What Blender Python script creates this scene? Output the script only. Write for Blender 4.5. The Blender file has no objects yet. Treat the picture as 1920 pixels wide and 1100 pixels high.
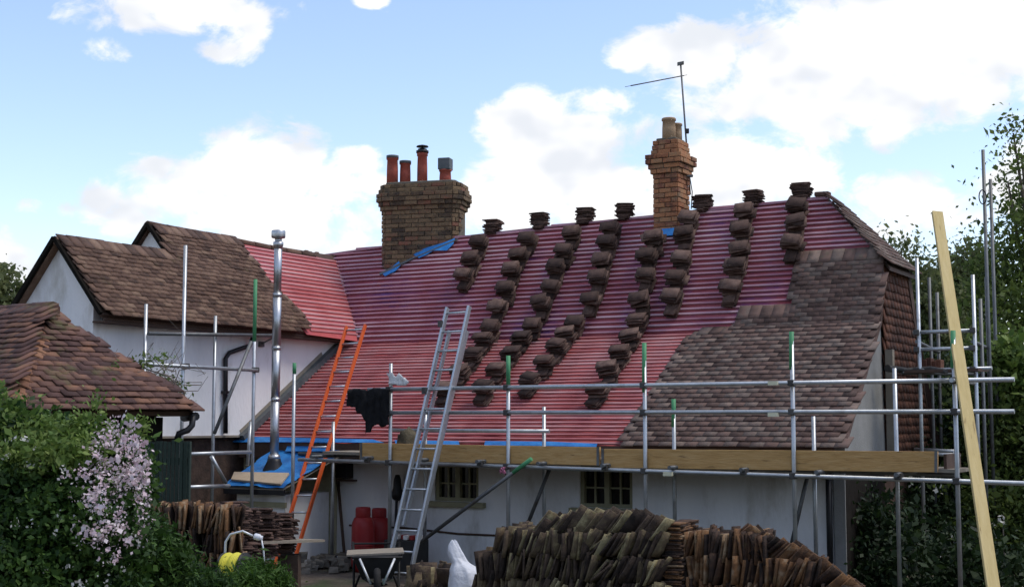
import bpy, math, random
import numpy as np
from mathutils import Vector, Matrix, noise

random.seed(7); RNG = np.random.default_rng(7)
SC = bpy.context.scene
COL = SC.collection
rad = math.radians

# ------------------------------------------------------------------ camera
FPX, HORIZON = 2600.0, 790.0
PITCH = math.atan((HORIZON - 550.0) / FPX)
CAM = Vector((0, 0, 2.0))
cd = bpy.data.cameras.new('camera'); cam = bpy.data.objects.new('camera', cd); COL.objects.link(cam)
cam.location = CAM; cam.rotation_euler = (math.pi / 2 + PITCH, 0, 0)
cd.sensor_width = 36; cd.lens = 36 * FPX / 1920; cd.clip_end = 3000; cd.clip_start = 0.1
SC.camera = cam

# ------------------------------------------------------------------ sky, sun, exposure
SUN_AZ, SUN_EL = rad(95), rad(60)
SKY = 0.15
w = bpy.data.worlds.new('World'); SC.world = w; w.use_nodes = True
w.cycles.sampling_method = 'MANUAL'; w.cycles.sample_map_resolution = 256
nt = w.node_tree; nt.nodes.clear()
def wn(t, **k):
    n = nt.nodes.new(t)
    for a, b in k.items(): setattr(n, a, b)
    return n
def wl(a, b): nt.links.new(a, b)
def wm(op, a, b=None, c=None, clamp=False):
    n = wn('ShaderNodeMath', operation=op); n.use_clamp = clamp
    for i, x in enumerate((a, b, c)):
        if x is None: continue
        if isinstance(x, (int, float)): n.inputs[i].default_value = x
        else: wl(x, n.inputs[i])
    return n.outputs[0]
sky = wn('ShaderNodeTexSky', sky_type='NISHITA'); sky.sun_disc = False
sky.sun_elevation = SUN_EL; sky.sun_rotation = SUN_AZ
sky.air_density = 1.0; sky.dust_density = 0.6; sky.ozone_density = 2.0
tc = wn('ShaderNodeTexCoord'); sep = wn('ShaderNodeSeparateXYZ'); wl(tc.outputs['Generated'], sep.inputs[0])
az = wm('ARCTAN2', sep.outputs[0], sep.outputs[1]); el = wm('ARCSINE', sep.outputs[2])
def azel(px, py):
    x = (px - 960) / FPX; yu = -(py - 550) / FPX
    d = Vector((x, math.cos(PITCH) - math.sin(PITCH) * yu, math.sin(PITCH) + math.cos(PITCH) * yu)).normalized()
    return math.atan2(d.x, d.y), math.asin(d.z)
CLOUDS = [  # px centre, half width, half height, weight: where the cumulus heads stand in the sky
 (330,8,135,50,1.0),(440,45,55,55,.95),(185,98,48,28,.95),(165,28,55,34,.9),(400,90,40,24,.7),
 (500,320,120,72,1.1),(340,350,90,60,1.0),(640,350,85,62,1.0),(560,420,200,75,1.0),(230,390,80,48,.95),(100,392,75,18,.8),
 (5,485,60,58,1.0),(690,2,34,13,.8),
 (1010,255,100,75,1.1),(1120,270,95,80,1.0),(960,370,100,90,1.0),(1130,390,150,90,.9),(900,265,28,20,.6),
 (1720,85,290,125,1.25),(1700,215,150,50,.85),(1480,165,180,85,1.15),(1330,95,135,52,1.05),(1190,118,45,22,.8),(1860,120,150,100,1.1),
 (1330,310,120,80,1.0),(1450,330,120,55,.95),(1720,385,120,60,.95),(1880,330,80,60,.9),(1640,430,100,60,.85),(1600,215,120,40,.75)]
ae = wn('ShaderNodeCombineXYZ'); wl(az, ae.inputs[0]); wl(el, ae.inputs[1])
field = None
for (px, py, hw, hh, wt) in CLOUDS:
    a0, e0 = azel(px, py)
    ma = wn('ShaderNodeVectorMath', operation='MULTIPLY_ADD'); wl(ae.outputs[0], ma.inputs[0])
    ma.inputs[1].default_value = (FPX / hw, FPX / hh, 0); ma.inputs[2].default_value = (-a0 * FPX / hw, -e0 * FPX / hh, 0)
    dt = wn('ShaderNodeVectorMath', operation='DOT_PRODUCT'); wl(ma.outputs[0], dt.inputs[0]); wl(ma.outputs[0], dt.inputs[1])
    g = wm('MULTIPLY_ADD', dt.outputs['Value'], -0.42, wt * 1.08)
    field = g if field is None else wm('SMOOTH_MAX', field, g, 0.22)
field = wm('MAXIMUM', field, 0.0)
mp = wn('ShaderNodeMapping'); wl(tc.outputs['Generated'], mp.inputs[0]); mp.inputs['Scale'].default_value = (1, 1, 1.5)
def nz(scale, detail, rough, dist=0.0):
    n = wn('ShaderNodeTexNoise'); n.inputs['Scale'].default_value = scale; n.inputs['Detail'].default_value = detail
    n.inputs['Roughness'].default_value = rough; n.inputs['Distortion'].default_value = dist
    wl(mp.outputs[0], n.inputs['Vector']); return n.outputs[0]
big = nz(3.2, 3, 0.5); mid = nz(20, 7, 0.62, 0.35); soft = nz(11, 3, 0.55)
# the same broken cumulus goes on round the rest of the sky
away = wm('MULTIPLY', wm('SUBTRACT', wm('ABSOLUTE', az), 0.40), 4.0, clamp=True)
above = wm('MULTIPLY', wm('SUBTRACT', el, 0.36), 4.0, clamp=True)
rest = wm('MAXIMUM', away, above)
field = wm('SMOOTH_MAX', field, wm('MULTIPLY', rest, wm('MULTIPLY', wm('SUBTRACT', big, 0.40), 4.5, clamp=True)), 0.1)
vo = wn('ShaderNodeTexVoronoi', feature='F1'); vo.inputs['Scale'].default_value = 26
wl(mp.outputs[0], vo.inputs['Vector'])
puff = wm('MULTIPLY', wm('SUBTRACT', 0.45, vo.outputs['Distance']), 0.6)
dens = wm('ADD', wm('ADD', wm('SUBTRACT', field, 0.52), wm('MULTIPLY', wm('SUBTRACT', mid, 0.5), 2.3)), puff)
mask = wn('ShaderNodeMapRange', interpolation_type='SMOOTHSTEP'); wl(dens, mask.inputs[0])
mask.inputs['From Min'].default_value = -0.12; mask.inputs['From Max'].default_value = 0.40
mp2 = wn('ShaderNodeMapping'); wl(mp.outputs[0], mp2.inputs[0]); mp2.inputs['Location'].default_value = (0, 0, .035)
def nz2(src):
    n = wn('ShaderNodeTexNoise'); n.inputs['Scale'].default_value = 12; n.inputs['Detail'].default_value = 3; n.inputs['Roughness'].default_value = .55; wl(src, n.inputs['Vector']); return n.outputs[0]
relief = wm('SUBTRACT', nz2(mp.outputs[0]), nz2(mp2.outputs[0]))     # lit heads, greyer undersides
sh = wm('ADD', wm('MULTIPLY', relief, 2.4), wm('MULTIPLY', wm('SUBTRACT', soft, .5), 1.0))
shade = wn('ShaderNodeMapRange', interpolation_type='SMOOTHSTEP'); wl(sh, shade.inputs[0])
shade.inputs['From Min'].default_value = -0.50; shade.inputs['From Max'].default_value = 0.30
cl = wn('ShaderNodeMix', data_type='RGBA'); wl(shade.outputs[0], cl.inputs[0])
k = 1.0 / SKY
cl.inputs[6].default_value = (.60 * k, .625 * k, .67 * k, 1); cl.inputs[7].default_value = (.84 * k, .83 * k, .825 * k, 1)
tint = wn('ShaderNodeMix', data_type='RGBA', blend_type='MULTIPLY'); tint.inputs[0].default_value = 1
wl(sky.outputs[0], tint.inputs[6]); tint.inputs[7].default_value = (1.22, 1.12, 1.12, 1)
mx = wn('ShaderNodeMix', data_type='RGBA'); wl(mask.outputs[0], mx.inputs[0]); wl(tint.outputs[2], mx.inputs[6]); wl(cl.outputs[2], mx.inputs[7])
bg = wn('ShaderNodeBackground'); bg.inputs[1].default_value = SKY; wl(mx.outputs[2], bg.inputs[0])
ow = wn('ShaderNodeOutputWorld'); wl(bg.outputs[0], ow.inputs[0])

sd = bpy.data.lights.new('sun', 'SUN'); sun = bpy.data.objects.new('sun', sd); COL.objects.link(sun)
sd.energy = 1.5; sd.angle = rad(20); sd.color = (1, .94, .84)
sv = Vector((math.sin(SUN_AZ) * math.cos(SUN_EL), math.cos(SUN_AZ) * math.cos(SUN_EL), math.sin(SUN_EL)))
sun.rotation_euler = sv.to_track_quat('Z', 'Y').to_euler(); sun.location = sv * 60
vs = SC.view_settings; vs.view_transform = 'Standard'; vs.look = 'None'; vs.gamma = 1; vs.use_curve_mapping = False; vs.exposure = 0.5
SC.cycles.max_bounces = 6

# ------------------------------------------------------------------ geometry helpers
Fv = Vector((0, math.cos(PITCH), math.sin(PITCH))); Uv = Vector((0, -math.sin(PITCH), math.cos(PITCH))); Rv = Vector((1, 0, 0))
def ray(px, py): return Fv + Rv * ((px - 960) / FPX) - Uv * ((py - 550) / FPX)
def at(px, py, d):
    q = ray(px, py); return CAM + q * (d / q.y)
def hit(px, py, p0, n):
    q = ray(px, py); return CAM + q * ((p0 - CAM).dot(n) / q.dot(n))
def proj(p):
    v = p - CAM; z = v.dot(Fv); return 960 + FPX * v.dot(Rv) / z, 550 - FPX * v.dot(Uv) / z
A = rad(30)
U = Vector((math.cos(A), -math.sin(A), 0)); N = Vector((math.sin(A), math.cos(A), 0)); Z = Vector((0, 0, 1)); R0 = 15.79
def fr(s, r, z): return U * s + N * (r + R0) + Z * z
def srz(p): return p.dot(U), p.dot(N) - R0, p.z
def onr(px, py, r): return hit(px, py, fr(0, r, 0), N)
def ons(px, py, s): return hit(px, py, fr(s, 0, 0), U)
def onz(px, py, z): return hit(px, py, Vector((0, 0, z)), Z)
def pip(x, y, poly):
    c = False; j = len(poly) - 1
    for i in range(len(poly)):
        xi, yi = poly[i]; xj, yj = poly[j]
        if (yi > y) != (yj > y) and x < (xj - xi) * (y - yi) / (yj - yi) + xi: c = not c
        j = i
    return c

class MB:
    def __init__(s): s.v = []; s.f = []; s.r = []
    def add(s, vs_, fs, rnd=0.0):
        b = len(s.v); s.v += [Vector(v) for v in vs_]
        for f in fs: s.f.append([b + i for i in f]); s.r.append(rnd)
        return s
    def box(s, c, ax, ay, az_, rnd=0.0):      # half-extent vectors
        c = Vector(c); vs_ = [c + ax * i + ay * j + az_ * k_ for k_ in (-1, 1) for j in (-1, 1) for i in (-1, 1)]
        return s.add(vs_, [(0, 2, 3, 1), (4, 5, 7, 6), (0, 1, 5, 4), (2, 6, 7, 3), (0, 4, 6, 2), (1, 3, 7, 5)], rnd)
    def fbox(s, s0, s1, r0, r1, z0, z1, rnd=0.0):
        return s.box(fr((s0 + s1) / 2, (r0 + r1) / 2, (z0 + z1) / 2), U * ((s1 - s0) / 2), N * ((r1 - r0) / 2), Z * ((z1 - z0) / 2), rnd)
    def bar(s, p0, p1, w_, h, up=Z, rnd=0.0):
        d = p1 - p0; x = d.normalized(); y = up.cross(x)
        y = y.normalized() if y.length > 1e-5 else Vector((1, 0, 0)); z = x.cross(y)
        return s.box((p0 + p1) / 2, d / 2, y * (w_ / 2), z * (h / 2), rnd)
    def tube(s, pts, r, seg=10, caps=True, rnd=0.0):
        pts = [Vector(p) for p in pts]; rr = r if isinstance(r, (list, tuple)) else [r] * len(pts)
        vs_ = []; n = len(pts); ref = None
        for i, p in enumerate(pts):
            d = (pts[min(i + 1, n - 1)] - pts[max(i - 1, 0)]).normalized()
            if ref is None: ref = Vector((0, 0, 1)) if abs(d.z) < .9 else Vector((1, 0, 0))
            x = (ref - d * ref.dot(d)).normalized(); y = d.cross(x); ref = x
            for k_ in range(seg):
                a = 2 * math.pi * k_ / seg; vs_.append(p + (x * math.cos(a) + y * math.sin(a)) * rr[i])
        fs = [(i * seg + k_, i * seg + (k_ + 1) % seg, (i + 1) * seg + (k_ + 1) % seg, (i + 1) * seg + k_) for i in range(n - 1) for k_ in range(seg)]
        if caps: fs += [tuple(reversed(range(seg))), tuple((n - 1) * seg + k_ for k_ in range(seg))]
        return s.add(vs_, fs, rnd)
    def prism(s, pts, vec, rnd=0.0):
        pts = [Vector(p) for p in pts]; n = len(pts); vec = Vector(vec)
        return s.add(pts + [p + vec for p in pts], [tuple(range(n)), tuple(reversed(range(n, 2 * n)))] +
                     [(i, i + n, (i + 1) % n + n, (i + 1) % n) for i in range(n)], rnd)
    def lathe(s, c, prof, seg=20, axis=Z, rnd=0.0):
        c = Vector(c); axis = axis.normalized(); x = axis.orthogonal().normalized(); y = axis.cross(x); vs_ = []
        for (r_, z_) in prof:
            for k_ in range(seg):
                a = 2 * math.pi * k_ / seg; vs_.append(c + axis * z_ + (x * math.cos(a) + y * math.sin(a)) * r_)
        n = len(prof); fs = [(i * seg + k_, i * seg + (k_ + 1) % seg, (i + 1) * seg + (k_ + 1) % seg, (i + 1) * seg + k_) for i in range(n - 1) for k_ in range(seg)]
        fs += [tuple(reversed(range(seg))), tuple((n - 1) * seg + k_ for k_ in range(seg))]
        return s.add(vs_, fs, rnd)

WM = {}
def tagit(o, label=None, cat=None, group=None, kind=None):
    if label: o['label'] = label
    if cat: o['category'] = cat
    if group: o['group'] = group
    if kind: o['kind'] = kind
    return o
def thing(name, label, cat, loc, rotz=0.0, group=None):
    o = bpy.data.objects.new(name, None); COL.objects.link(o); o.empty_display_size = .1
    o.location = loc; o.rotation_euler = (0, 0, rotz)
    WM[o] = Matrix.Translation(Vector(loc)) @ Matrix.Rotation(rotz, 4, 'Z')
    return tagit(o, label, cat, group)
def mesh_from(mb, name, mat, inv, smooth):
    vs_ = [inv @ v for v in mb.v]
    lo = Vector((min(v.x for v in vs_), min(v.y for v in vs_), min(v.z for v in vs_))); hi = Vector((max(v.x for v in vs_), max(v.y for v in vs_), max(v.z for v in vs_)))
    c = Vector(((lo.x + hi.x) / 2, (lo.y + hi.y) / 2, lo.z))
    me = bpy.data.meshes.new(name); me.from_pydata([v - c for v in vs_], [], mb.f)
    me.materials.append(mat)
    at_ = me.attributes.new('rnd', 'FLOAT', 'FACE'); at_.data.foreach_set('value', mb.r)
    if smooth: me.polygons.foreach_set('use_smooth', [len(f) <= 4 for f in mb.f])
    me.update(); return me, c
def part(name, mb, mat, parent, smooth=False, bevel=0.0, label=None, kind=None):
    me, c = mesh_from(mb, name, mat, WM[parent].inverted(), smooth)
    o = bpy.data.objects.new(name, me); COL.objects.link(o); o.parent = parent; o.location = c
    WM[o] = WM[parent] @ Matrix.Translation(c)
    if bevel:
        b = o.modifiers.new('bevel', 'BEVEL'); b.width = bevel; b.segments = 2; b.limit_method = 'ANGLE'
    return tagit(o, label, None, None, kind)
def solo(name, mb, mat, label=None, cat=None, group=None, kind=None, smooth=False, bevel=0.0, rotz=0.0):
    R = Matrix.Rotation(rotz, 4, 'Z')
    me, c = mesh_from(mb, name, mat, R.inverted(), smooth)
    o = bpy.data.objects.new(name, me); COL.objects.link(o); o.rotation_euler = (0, 0, rotz); o.location = R @ c
    WM[o] = R @ Matrix.Translation(c)
    if bevel:
        b = o.modifiers.new('bevel', 'BEVEL'); b.width = bevel; b.segments = 2; b.limit_method = 'ANGLE'
    return tagit(o, label, cat, group, kind)
def inst(name, me, M, parent):
    o = bpy.data.objects.new(name, me); COL.objects.link(o); o.parent = parent
    o.matrix_basis = WM[parent].inverted() @ M; WM[o] = M; return o
def basis(p, x, y, z):
    return Matrix(((x.x, y.x, z.x, p.x), (x.y, y.y, z.y, p.y), (x.z, y.z, z.z, p.z), (0, 0, 0, 1)))
def fastmesh(name, verts, faces, mat, rnd=None, smooth=False):
    """verts (n,3), faces (m,4) or (m,3) numpy"""
    me = bpy.data.meshes.new(name); n, m, kf = len(verts), len(faces), faces.shape[1]
    me.vertices.add(n); me.vertices.foreach_set('co', np.asarray(verts, 'f').ravel())
    me.loops.add(m * kf); me.loops.foreach_set('vertex_index', np.asarray(faces, 'i').ravel())
    me.polygons.add(m); me.polygons.foreach_set('loop_start', np.arange(0, m * kf, kf, dtype='i')); me.polygons.foreach_set('loop_total', np.full(m, kf, 'i'))
    if smooth: me.polygons.foreach_set('use_smooth', np.ones(m, bool))
    me.update(calc_edges=True); me.materials.append(mat)
    a = me.attributes.new('rnd', 'FLOAT', 'FACE'); a.data.foreach_set('value', np.zeros(m, 'f') if rnd is None else np.asarray(rnd, 'f'))
    return me

# ------------------------------------------------------------------ materials
MATS = {}
def surf(name, cols, rough=.8, scale=4.0, detail=5, rw=0.0, nw=1.0, bump=.0, bscale=None, metal=0.0, stretch=None, spec=.3,
         dirt=None, dscale=2.0, dlo=.55, dhi=.75, coord='pos', trans=0.0, coat=0.0):
    m = bpy.data.materials.new(name); m.use_nodes = True; t = m.node_tree; b = t.nodes['Principled BSDF']; L = t.links.new
    def nd(ty, **kk):
        n = t.nodes.new(ty)
        for a_, v_ in kk.items(): setattr(n, a_, v_)
        return n
    if coord == 'pos': co = nd('ShaderNodeNewGeometry').outputs['Position']
    else: co = nd('ShaderNodeTexCoord').outputs['Object']
    mpn = nd('ShaderNodeMapping'); L(co, mpn.inputs[0])
    if stretch: mpn.inputs['Scale'].default_value = stretch
    n1 = nd('ShaderNodeTexNoise'); n1.inputs['Scale'].default_value = scale; n1.inputs['Detail'].default_value = detail; n1.inputs['Roughness'].default_value = .6
    L(mpn.outputs[0], n1.inputs['Vector'])
    oi = nd('ShaderNodeObjectInfo'); atn = nd('ShaderNodeAttribute', attribute_name='rnd')
    ad = nd('ShaderNodeMath', operation='ADD'); L(oi.outputs['Random'], ad.inputs[0]); L(atn.outputs['Fac'], ad.inputs[1])
    fc = nd('ShaderNodeMath', operation='FRACT'); L(ad.outputs[0], fc.inputs[0])
    # fac = (noise-.5)*nw*1.6 + .5*(1-rw) + rnd*rw
    q = nd('ShaderNodeMath', operation='MULTIPLY_ADD'); L(n1.outputs[0], q.inputs[0]); q.inputs[1].default_value = 1.7 * nw; q.inputs[2].default_value = -.85 * nw + .5 * (1 - rw)
    q2 = nd('ShaderNodeMath', operation='MULTIPLY_ADD'); L(fc.outputs[0], q2.inputs[0]); q2.inputs[1].default_value = rw; L(q.outputs[0], q2.inputs[2])
    rp = nd('ShaderNodeValToRGB'); L(q2.outputs[0], rp.inputs[0]); cr = rp.color_ramp
    while len(cr.elements) < len(cols): cr.elements.new(0.5)
    for i, c in enumerate(cols):
        cr.elements[i].position = i / max(1, len(cols) - 1); cr.elements[i].color = (*c, 1)
    out = rp.outputs[0]
    if dirt:
        n2 = nd('ShaderNodeTexNoise'); n2.inputs['Scale'].default_value = dscale; n2.inputs['Detail'].default_value = 6; n2.inputs['Roughness'].default_value = .65; L(mpn.outputs[0], n2.inputs['Vector'])
        mr = nd('ShaderNodeMapRange'); L(n2.outputs[0], mr.inputs[0]); mr.inputs['From Min'].default_value = dlo; mr.inputs['From Max'].default_value = dhi
        mxn = nd('ShaderNodeMix', data_type='RGBA'); L(mr.outputs[0], mxn.inputs[0]); L(out, mxn.inputs[6]); mxn.inputs[7].default_value = (*dirt, 1); out = mxn.outputs[2]
    L(out, b.inputs['Base Color']); b.inputs['Roughness'].default_value = rough; b.inputs['Metallic'].default_value = metal
    b.inputs['Specular IOR Level'].default_value = spec
    if coat: b.inputs['Coat Weight'].default_value = coat
    if trans:
        tl = nd('ShaderNodeBsdfTranslucent'); L(out, tl.inputs['Color']); ms = nd('ShaderNodeMixShader'); ms.inputs[0].default_value = trans
        L(b.outputs[0], ms.inputs[1]); L(tl.outputs[0], ms.inputs[2]); L(ms.outputs[0], t.nodes['Material Output'].inputs[0])
    if bump:
        n3 = nd('ShaderNodeTexNoise'); n3.inputs['Scale'].default_value = bscale or scale * 4; n3.inputs['Detail'].default_value = 6; L(mpn.outputs[0], n3.inputs['Vector'])
        bp = nd('ShaderNodeBump'); bp.inputs['Strength'].default_value = bump; bp.inputs['Distance'].default_value = .02; L(n3.outputs[0], bp.inputs['Height']); L(bp.outputs[0], b.inputs['Normal'])
    MATS[name] = m; return m
M = MATS
surf('render_white', [(.60, .60, .60), (.74, .74, .735), (.80, .795, .78)], .9, 1.6, detail=8, bump=.4, bscale=22, stretch=(1, 1, .38), dirt=(.42, .40, .35), dscale=2.4, dlo=.54, dhi=.78)
surf('render_cream', [(.36, .34, .22), (.46, .43, .29), (.52, .49, .35)], .9, 1.5, bump=.25, bscale=30, dirt=(.2, .19, .12), dscale=2.2, dlo=.5, dhi=.75)
surf('render_grey', [(.17, .17, .16), (.22, .22, .21), (.27, .265, .25)], .95, 2.0, bump=.3, bscale=40, dirt=(.2, .2, .19), dscale=3)
surf('tile_brown', [(.05, .031, .025), (.10, .062, .05), (.14, .086, .069), (.125, .096, .08), (.21, .148, .118)], .85, 9, rw=.85, nw=.55, bump=.35, bscale=60, dirt=(.10, .095, .06), dscale=5, dlo=.62, dhi=.8)
surf('tile_wing', [(.045, .026, .018), (.085, .048, .034), (.12, .069, .047), (.15, .09, .062), (.20, .13, .088)], .85, 9, rw=.8, nw=.6, bump=.35, bscale=60, dirt=(.12, .09, .045), dscale=4, dlo=.6, dhi=.8)
surf('tile_shed', [(.045, .024, .021), (.085, .044, .037), (.125, .066, .05), (.20, .10, .06)], .85, 8, rw=.8, nw=.6, bump=.4, bscale=60, dirt=(.085, .085, .03), dscale=3, dlo=.56, dhi=.75)
surf('tile_bonnet', [(.07, .033, .022), (.14, .066, .04), (.21, .10, .055), (.26, .14, .08)], .85, 8, rw=.8, nw=.6, bump=.4, bscale=60)
surf('tile_stack', [(.026, .015, .012), (.052, .030, .023), (.085, .050, .039), (.15, .095, .074)], .9, 12, rw=.8, nw=.6, bump=.4, bscale=60)
surf('tile_pile', [(.014, .010, .008), (.036, .025, .019), (.075, .052, .037), (.13, .10, .055), (.28, .24, .13)], .9, 14, rw=.9, nw=.6, bump=.4, bscale=60, dirt=(.14, .145, .045), dscale=9, dlo=.64, dhi=.78)
surf('tile_pile_orange', [(.014, .010, .008), (.04, .024, .017), (.085, .045, .025), (.17, .085, .035), (.26, .19, .12)], .9, 14, rw=.9, nw=.6, bump=.4, bscale=60, dirt=(.12, .09, .04), dscale=8, dlo=.6, dhi=.8)
surf('hung_tile', [(.05, .024, .016), (.10, .042, .027), (.16, .07, .042)], .85, 8, rw=.8, nw=.5, bump=.3, bscale=60)
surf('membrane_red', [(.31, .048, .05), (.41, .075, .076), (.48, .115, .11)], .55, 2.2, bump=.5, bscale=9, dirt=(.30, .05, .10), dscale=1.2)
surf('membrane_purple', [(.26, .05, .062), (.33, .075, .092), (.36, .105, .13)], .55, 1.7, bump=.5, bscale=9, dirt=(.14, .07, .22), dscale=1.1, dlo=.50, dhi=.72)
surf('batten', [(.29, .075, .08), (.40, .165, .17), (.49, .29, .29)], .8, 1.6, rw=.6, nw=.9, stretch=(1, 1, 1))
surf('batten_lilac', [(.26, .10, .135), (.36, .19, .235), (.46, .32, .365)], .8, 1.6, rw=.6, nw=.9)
surf('blue_sheet', [(.012, .10, .30), (.02, .17, .46), (.05, .26, .58)], .45, 5, bump=.6, bscale=14)
surf('brick_yellow', [(.05, .036, .027), (.115, .078, .046), (.20, .135, .075), (.15, .095, .056), (.20, .085, .055)], .9, 12, rw=.9, nw=.6, bump=.5, bscale=50, dirt=(.07, .06, .045), dscale=5, dlo=.55, dhi=.75)
surf('brick_orange', [(.11, .05, .032), (.27, .11, .055), (.37, .17, .08), (.30, .17, .09), (.20, .08, .05)], .9, 12, rw=.9, nw=.6, bump=.5, bscale=50, dirt=(.10, .085, .06), dscale=5, dlo=.55, dhi=.75)
surf('mortar', [(.10, .085, .065), (.16, .14, .11)], .95, 15, bump=.5, bscale=60)
surf('pot_red', [(.22, .045, .03), (.31, .07, .045), (.36, .10, .065)], .7, 10, bump=.2, dirt=(.12, .06, .05), dscale=6)
surf('pot_buff', [(.30, .20, .12), (.40, .28, .17)], .8, 10, bump=.2, dirt=(.18, .14, .1), dscale=6)
surf('lead', [(.05, .065, .07), (.12, .125, .13)], .6, 6, bump=.2)
surf('black_plastic', [(.008, .008, .009), (.018, .018, .02)], .45, 6)
surf('galv', [(.30, .32, .33), (.42, .44, .45), (.52, .54, .55)], .42, 10, rw=.5, nw=.7, metal=.75, dirt=(.20, .20, .19), dscale=7, dlo=.55, dhi=.8)
surf('galv_dark', [(.10, .105, .105), (.17, .175, .175)], .55, 10, rw=.4, metal=.6, dirt=(.09, .07, .05), dscale=7)
surf('coupler', [(.05, .048, .045), (.11, .105, .10)], .6, 20, rw=.5, metal=.6)
surf('green_paint', [(.05, .20, .09), (.08, .30, .13)], .55, 10)
surf('steel_flue', [(.36, .37, .38), (.48, .49, .50)], .40, 5, metal=.95)
surf('toe_wood', [(.28, .15, .05), (.45, .265, .095), (.55, .36, .16)], .75, 5, stretch=(1, 1, 7), rw=.3, nw=.8, detail=8, bump=.3, bscale=12, dirt=(.17, .10, .04), dscale=4.5, dlo=.60, dhi=.72)
surf('new_wood', [(.44, .33, .13), (.53, .41, .18), (.60, .48, .24)], .75, 6, stretch=(5, 5, .6), bump=.15, bscale=30, coord='obj', detail=8, dirt=(.20, .12, .045), dscale=4, dlo=.62, dhi=.72)
surf('old_board', [(.13, .11, .085), (.22, .19, .15), (.28, .25, .2)], .9, 6, rw=.6, nw=.6, bump=.3)
surf('dark_timber', [(.006, .006, .005), (.014, .012, .010), (.024, .02, .017)], 1.0, 8, rw=.5, nw=.6, bump=.3, spec=.05)
surf('dark_board', [(.05, .03, .022), (.09, .055, .04)], .85, 8, bump=.2)
surf('frame_cream', [(.22, .21, .13), (.31, .29, .185)], .7, 8, bump=.1)
surf('brick_dark', [(.03, .022, .018), (.07, .045, .035), (.10, .07, .05)], .9, 9, rw=.4, bump=.4)
surf('orange_grp', [(.50, .075, .016), (.62, .11, .025)], .5, 6)
surf('alu', [(.42, .45, .47), (.55, .58, .60)], .42, 12, metal=.8, dirt=(.3, .31, .31), dscale=6)
surf('cloth_black', [(.004, .004, .005), (.012, .012, .013)], .95, 14, bump=.5)
surf('cloth_white', [(.55, .55, .53), (.70, .70, .68)], .95, 14, bump=.4, dirt=(.25, .24, .2), dscale=14)
surf('sack_brown', [(.07, .06, .04), (.13, .11, .07)], .95, 12, bump=.5, dirt=(.03, .03, .025), dscale=10, dlo=.5)
surf('gas_red', [(.20, .012, .014), (.28, .02, .02)], .45, 5, dirt=(.12, .02, .02), dscale=6)
surf('plastic_white', [(.72, .74, .78), (.80, .82, .85)], .45, 6, bump=.7, bscale=20, trans=.25)
surf('yellow_hose', [(.52, .47, .03), (.62, .56, .06)], .45, 10)
surf('rubber', [(.010, .010, .010), (.022, .021, .02)], .85, 12)
surf('barrow_black', [(.012, .013, .013), (.03, .03, .03)], .6, 8)
surf('barrow_green', [(.03, .12, .06), (.05, .17, .08)], .6, 8)
surf('steel_white', [(.5, .52, .53), (.62, .64, .65)], .4, 8, metal=.3)
surf('fence_green', [(.012, .024, .018), (.028, .045, .035)], .85, 8, rw=.6, nw=.6, bump=.3)
surf('fibre_board', [(.36, .28, .19), (.44, .35, .25)], .9, 8, bump=.2)
surf('lilac_tag', [(.45, .13, .22), (.55, .2, .3)], .7, 20)
surf('tag_yellow', [(.55, .52, .35), (.7, .68, .5)], .7, 20)
surf('stone', [(.07, .06, .05), (.14, .125, .10), (.22, .2, .17)], .95, 9, rw=.7, nw=.6, bump=.4)
surf('bark', [(.05, .04, .03), (.10, .085, .065)], .95, 12, bump=.6)
surf('twig', [(.12, .10, .08), (.2, .17, .14)], .9, 12)
def leaf(name, cols, trans=.3): surf(name, cols, .6, 1.3, detail=3, rw=.75, nw=.8, trans=trans, spec=.25)
leaf('leaf_bush', [(.010, .025, .007), (.022, .055, .012), (.045, .095, .018), (.085, .155, .03)])
leaf('leaf_light', [(.045, .085, .016), (.085, .145, .028), (.14, .21, .045), (.22, .29, .08)], .35)
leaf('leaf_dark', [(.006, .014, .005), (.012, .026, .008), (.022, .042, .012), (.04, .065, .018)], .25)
leaf('leaf_mid', [(.03, .05, .012), (.065, .10, .022), (.105, .15, .036), (.16, .205, .055)], .5)
leaf('leaf_far', [(.06, .085, .03), (.09, .115, .045), (.13, .15, .06), (.17, .19, .08)], .5)
leaf('blossom', [(.52, .36, .41), (.68, .56, .59), (.78, .73, .73)], .3)
leaf('blossom_white', [(.5, .5, .46), (.65, .65, .6)], .3)
leaf('grass', [(.02, .05, .008), (.04, .09, .014), (.065, .13, .02)], .3)
# glass
g = bpy.data.materials.new('glass'); g.use_nodes = True; gb = g.node_tree.nodes['Principled BSDF']
gb.inputs['Base Color'].default_value = (.012, .013, .013, 1); gb.inputs['Roughness'].default_value = .08; gb.inputs['Specular IOR Level'].default_value = .5; M['glass'] = g
# ground: earth in the yard, grass beyond
g = bpy.data.materials.new('ground_earth'); g.use_nodes = True; t = g.node_tree; b = t.nodes['Principled BSDF']
def mk(ty): return t.nodes.new(ty)
gp = mk('ShaderNodeNewGeometry'); n1 = mk('ShaderNodeTexNoise'); n1.inputs['Scale'].default_value = 2.2; n1.inputs['Detail'].default_value = 8; t.links.new(gp.outputs['Position'], n1.inputs['Vector'])
r1 = mk('ShaderNodeValToRGB'); t.links.new(n1.outputs[0], r1.inputs[0]); r1.color_ramp.elements[0].color = (.055, .042, .03, 1); r1.color_ramp.elements[1].color = (.17, .135, .10, 1)
r1.color_ramp.elements[0].position = .35; r1.color_ramp.elements[1].position = .7
n2 = mk('ShaderNodeTexNoise'); n2.inputs['Scale'].default_value = .6; n2.inputs['Detail'].default_value = 7; t.links.new(gp.outputs['Position'], n2.inputs['Vector'])
r2 = mk('ShaderNodeValToRGB'); t.links.new(n2.outputs[0], r2.inputs[0]); r2.color_ramp.elements[0].position = .52; r2.color_ramp.elements[1].position = .6
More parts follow.
